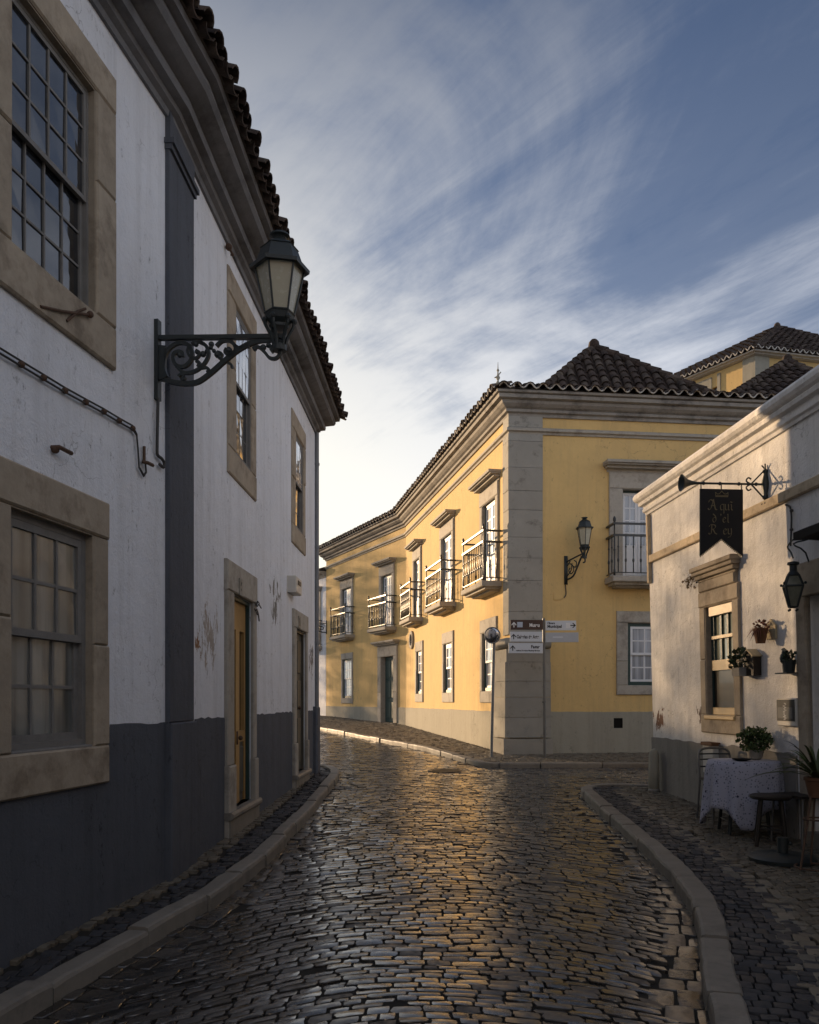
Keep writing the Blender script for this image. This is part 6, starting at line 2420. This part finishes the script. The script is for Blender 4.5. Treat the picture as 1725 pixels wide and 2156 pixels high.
def tree(label, x, y, h, crown_c, crown_r, n, size, seed):
    """unseen tree added for its shade: tapered trunk with limbs and an open crown of separate leaves"""
    r = random.Random(seed)
    z = gz(y)
    t = thing('tree', (x, y, z), label, 'tree', 'unseen trees added for their shade')
    mb = MB()
    base = Vector((x, y, z))
    top = Vector((x, y, z + h))
    mb.tube(smooth_pts([base - Vector((0, 0, .2)), base + Vector((.1, .05, h * .4)), top]), [.22 - .16 * i / 6 for i in range(7)], 9)
    cc = Vector(crown_c)
    lim = []
    for k in range(14):
        d = Vector((r.gauss(0, 1), r.gauss(0, 1), r.gauss(.1, .6))).normalized()
        e = cc + Vector((d.x * crown_r[0], d.y * crown_r[0], d.z * crown_r[1])) * r.uniform(.55, .9)
        s = base.lerp(top, r.uniform(.45, .95))
        mb.tube(smooth_pts([s, s.lerp(e, .5) + Vector((0, 0, .25)), e]), [.07 - .055 * i / 6 for i in range(7)], 6)
        lim.append((s, e))
    mb.build('trunk', M['darkwood'], t)
    mb = MB()
    for _ in range(n):
        d = Vector((r.gauss(0, 1), r.gauss(0, 1), r.gauss(0, 1))).normalized() * r.random() ** .4
        q = cc + Vector((d.x * crown_r[0], d.y * crown_r[0], d.z * crown_r[1])) + Vector((r.gauss(0, .3), r.gauss(0, .3), r.gauss(0, .3)))
        a = Vector((r.gauss(0, 1), r.gauss(0, 1), r.gauss(0, 1))).normalized()
        b = a.orthogonal().normalized()
        sz = size * r.uniform(.6, 1.3)
        mb.add([q, q + a * sz * .5 + b * sz * .32, q + a * sz, q + a * sz * .5 - b * sz * .32], [(0, 1, 2, 3)])
    mb.build('crown', M['leaf'], t)


tree('unseen broad tree added to dim the sun on the restaurant wall', -28.7, 47.8, 7.0, (-28.7, 47.8, 8.3), (5.2, 3.9), 23000, .115, 61)  # out of view, added to thin the sun on the restaurant wall
tree('unseen slimmer tree added to shade the far wing of the yellow house', -25.0, 60.1, 7.0, (-25.0, 60.1, 9.4), (1.4, 4.6), 3400, .19, 62)  # out of view, added to break up sun on the far wing
plain_house('shade_cottage', 'unseen white cottage added behind the white house to shade the lower street', -22.2, 36.2, math.radians(40.3), 5.0, 5.0, 5.8, M['white'], 1.0)  # out of view, added to keep low sun off the restaurant foot
plain_house('shade_neighbour', 'unseen white house added next to the restaurant to darken the near street', 3.953, 5.5, math.atan2(-.9973, .0734), 14.6, 7.0, 6.4, M['cream'], 1.6)  # out of frame, added to darken the near street and wall
plain_house('shade_end_house', 'unseen white house added across the lower end of the street to cut sky light', 6.0, -11.5, math.pi, 12.0, 6.0, 7.5, M['white'], 1.6)  # behind the camera, added to cut sky light on the near road
# ------------------------------------------------------------------ sky, sun, camera
AZ, EL = math.radians(-40.3), math.radians(8.5)
S = Vector((math.sin(AZ) * math.cos(EL), math.cos(AZ) * math.cos(EL), math.sin(EL)))
sun = bpy.data.lights.new('sun', 'SUN')
sun.energy = 4.8
sun.angle = math.radians(0.5)
sun.color = (1.0, 0.69, 0.40)
so = bpy.data.objects.new('sun', sun)
COL.objects.link(so)
so.location = S * 60
so.rotation_euler = S.to_track_quat('Z', 'Y').to_euler()

w = bpy.data.worlds.new('World')
scene.world = w
w.use_nodes = True
t = NT(w.node_tree)
bg = t.n['Background']
sky = t.new('ShaderNodeTexSky', sky_type='NISHITA')
sky.sun_disc = False
sky.sun_elevation = EL
sky.sun_rotation = AZ
sky.air_density = 1.0
sky.dust_density = 1.6
sky.ozone_density = 2.0
tc_ = t.new('ShaderNodeTexCoord')
D_ = tc_.outputs['Generated']
sep = t.new('ShaderNodeSeparateXYZ')
t.link(D_, sep.inputs[0])
zz = t.math('MAXIMUM', sep.outputs['Z'], 0.0)
den = t.math('ADD', zz, 0.16)
cmb = t.new('ShaderNodeCombineXYZ')
t.link(t.math('DIVIDE', sep.outputs['X'], den), cmb.inputs[0])
t.link(t.math('DIVIDE', sep.outputs['Y'], den), cmb.inputs[1])
P = cmb.outputs[0]
v1 = t.mapped(P, (1.25, 0.85, 1), (0, 0, math.radians(138)), (0.2, 6.1, 0), 'TEXTURE')
n1 = t.noise(v1, 1.3, 10, 0.6, 0.55)
v2 = t.mapped(P, (1.3, 0.26, 1), (0, 0, math.radians(132)), (6.6, 4.1, 0), 'TEXTURE')
n2 = t.noise(v2, 1.8, 10, 0.68, 0.35)
v3 = t.mapped(P, (0.35, 0.5, 1), (0, 0, 0.2), (6.7, 3.2, 0))
n3 = t.noise(v3, 0.9, 4, 0.5)
cl = t.math('ADD', t.math('ADD', t.math('MULTIPLY', n1, 0.57), t.math('MULTIPLY', n2, 0.21)), t.math('MULTIPLY', n3, 0.42))
dot = t.new('ShaderNodeVectorMath', operation='DOT_PRODUCT')
t.link(D_, dot.inputs[0])
dot.inputs[1].default_value = S
near = t.math('POWER', t.math('MAXIMUM', dot.outputs['Value'], 0.0), 4.5)
low = t.math('POWER', t.math('SUBTRACT', 1.0, zz, clamp=True), 3.0)
glow = t.math('MULTIPLY', t.math('MULTIPLY', near, low), 3.9, clamp=True)
horiz = t.math('ADD', t.math('MULTIPLY', t.math('SUBTRACT', 0.42, zz, clamp=True), 0.30), t.math('MULTIPLY', glow, 0.22))
cl = t.math('ADD', cl, horiz)
cov = t.ramp(cl, [(0.38, 0.0), (0.51, 0.20), (0.69, 0.98)], 'EASE')
high = t.math('MULTIPLY', t.math('SUBTRACT', zz, 0.18), 2.2, clamp=True)
anti = t.math('MULTIPLY', t.math('ADD', t.math('MULTIPLY', dot.outputs['Value'], -1.0), 0.15), 1.2, clamp=True)
cold = t.mix(anti, t.mix(high, (5.2, 5.4, 5.9), (1.0, 1.18, 1.6)), (4.6, 4.9, 5.6))
ccol = t.mix(glow, cold, (6.4, 6.05, 5.1))
skyc = t.mix(1.0, sky.outputs[0], (0.34, 0.42, 0.58), 'MULTIPLY')
c = t.mix(cov, skyc, ccol)
t.link(c, bg.inputs['Color'])
bg.inputs['Strength'].default_value = 0.11

cam = bpy.data.cameras.new('camera')
cam.sensor_fit = 'HORIZONTAL'
cam.sensor_width = 36.0
cam.lens = 36.0 * FL / 1725.0
cam.shift_y = (HY - 1078.0) / 1725.0
cam.clip_start = 0.05
cam.clip_end = 3000
co = bpy.data.objects.new('camera', cam)
COL.objects.link(co)
co.location = (0, 0, CAMH)
co.rotation_euler = (math.radians(90), 0, 0)
scene.camera = co
vs_ = scene.view_settings
vs_.view_transform = 'Standard'
vs_.look = 'None'
vs_.exposure = 0.75
vs_.gamma = 1.0
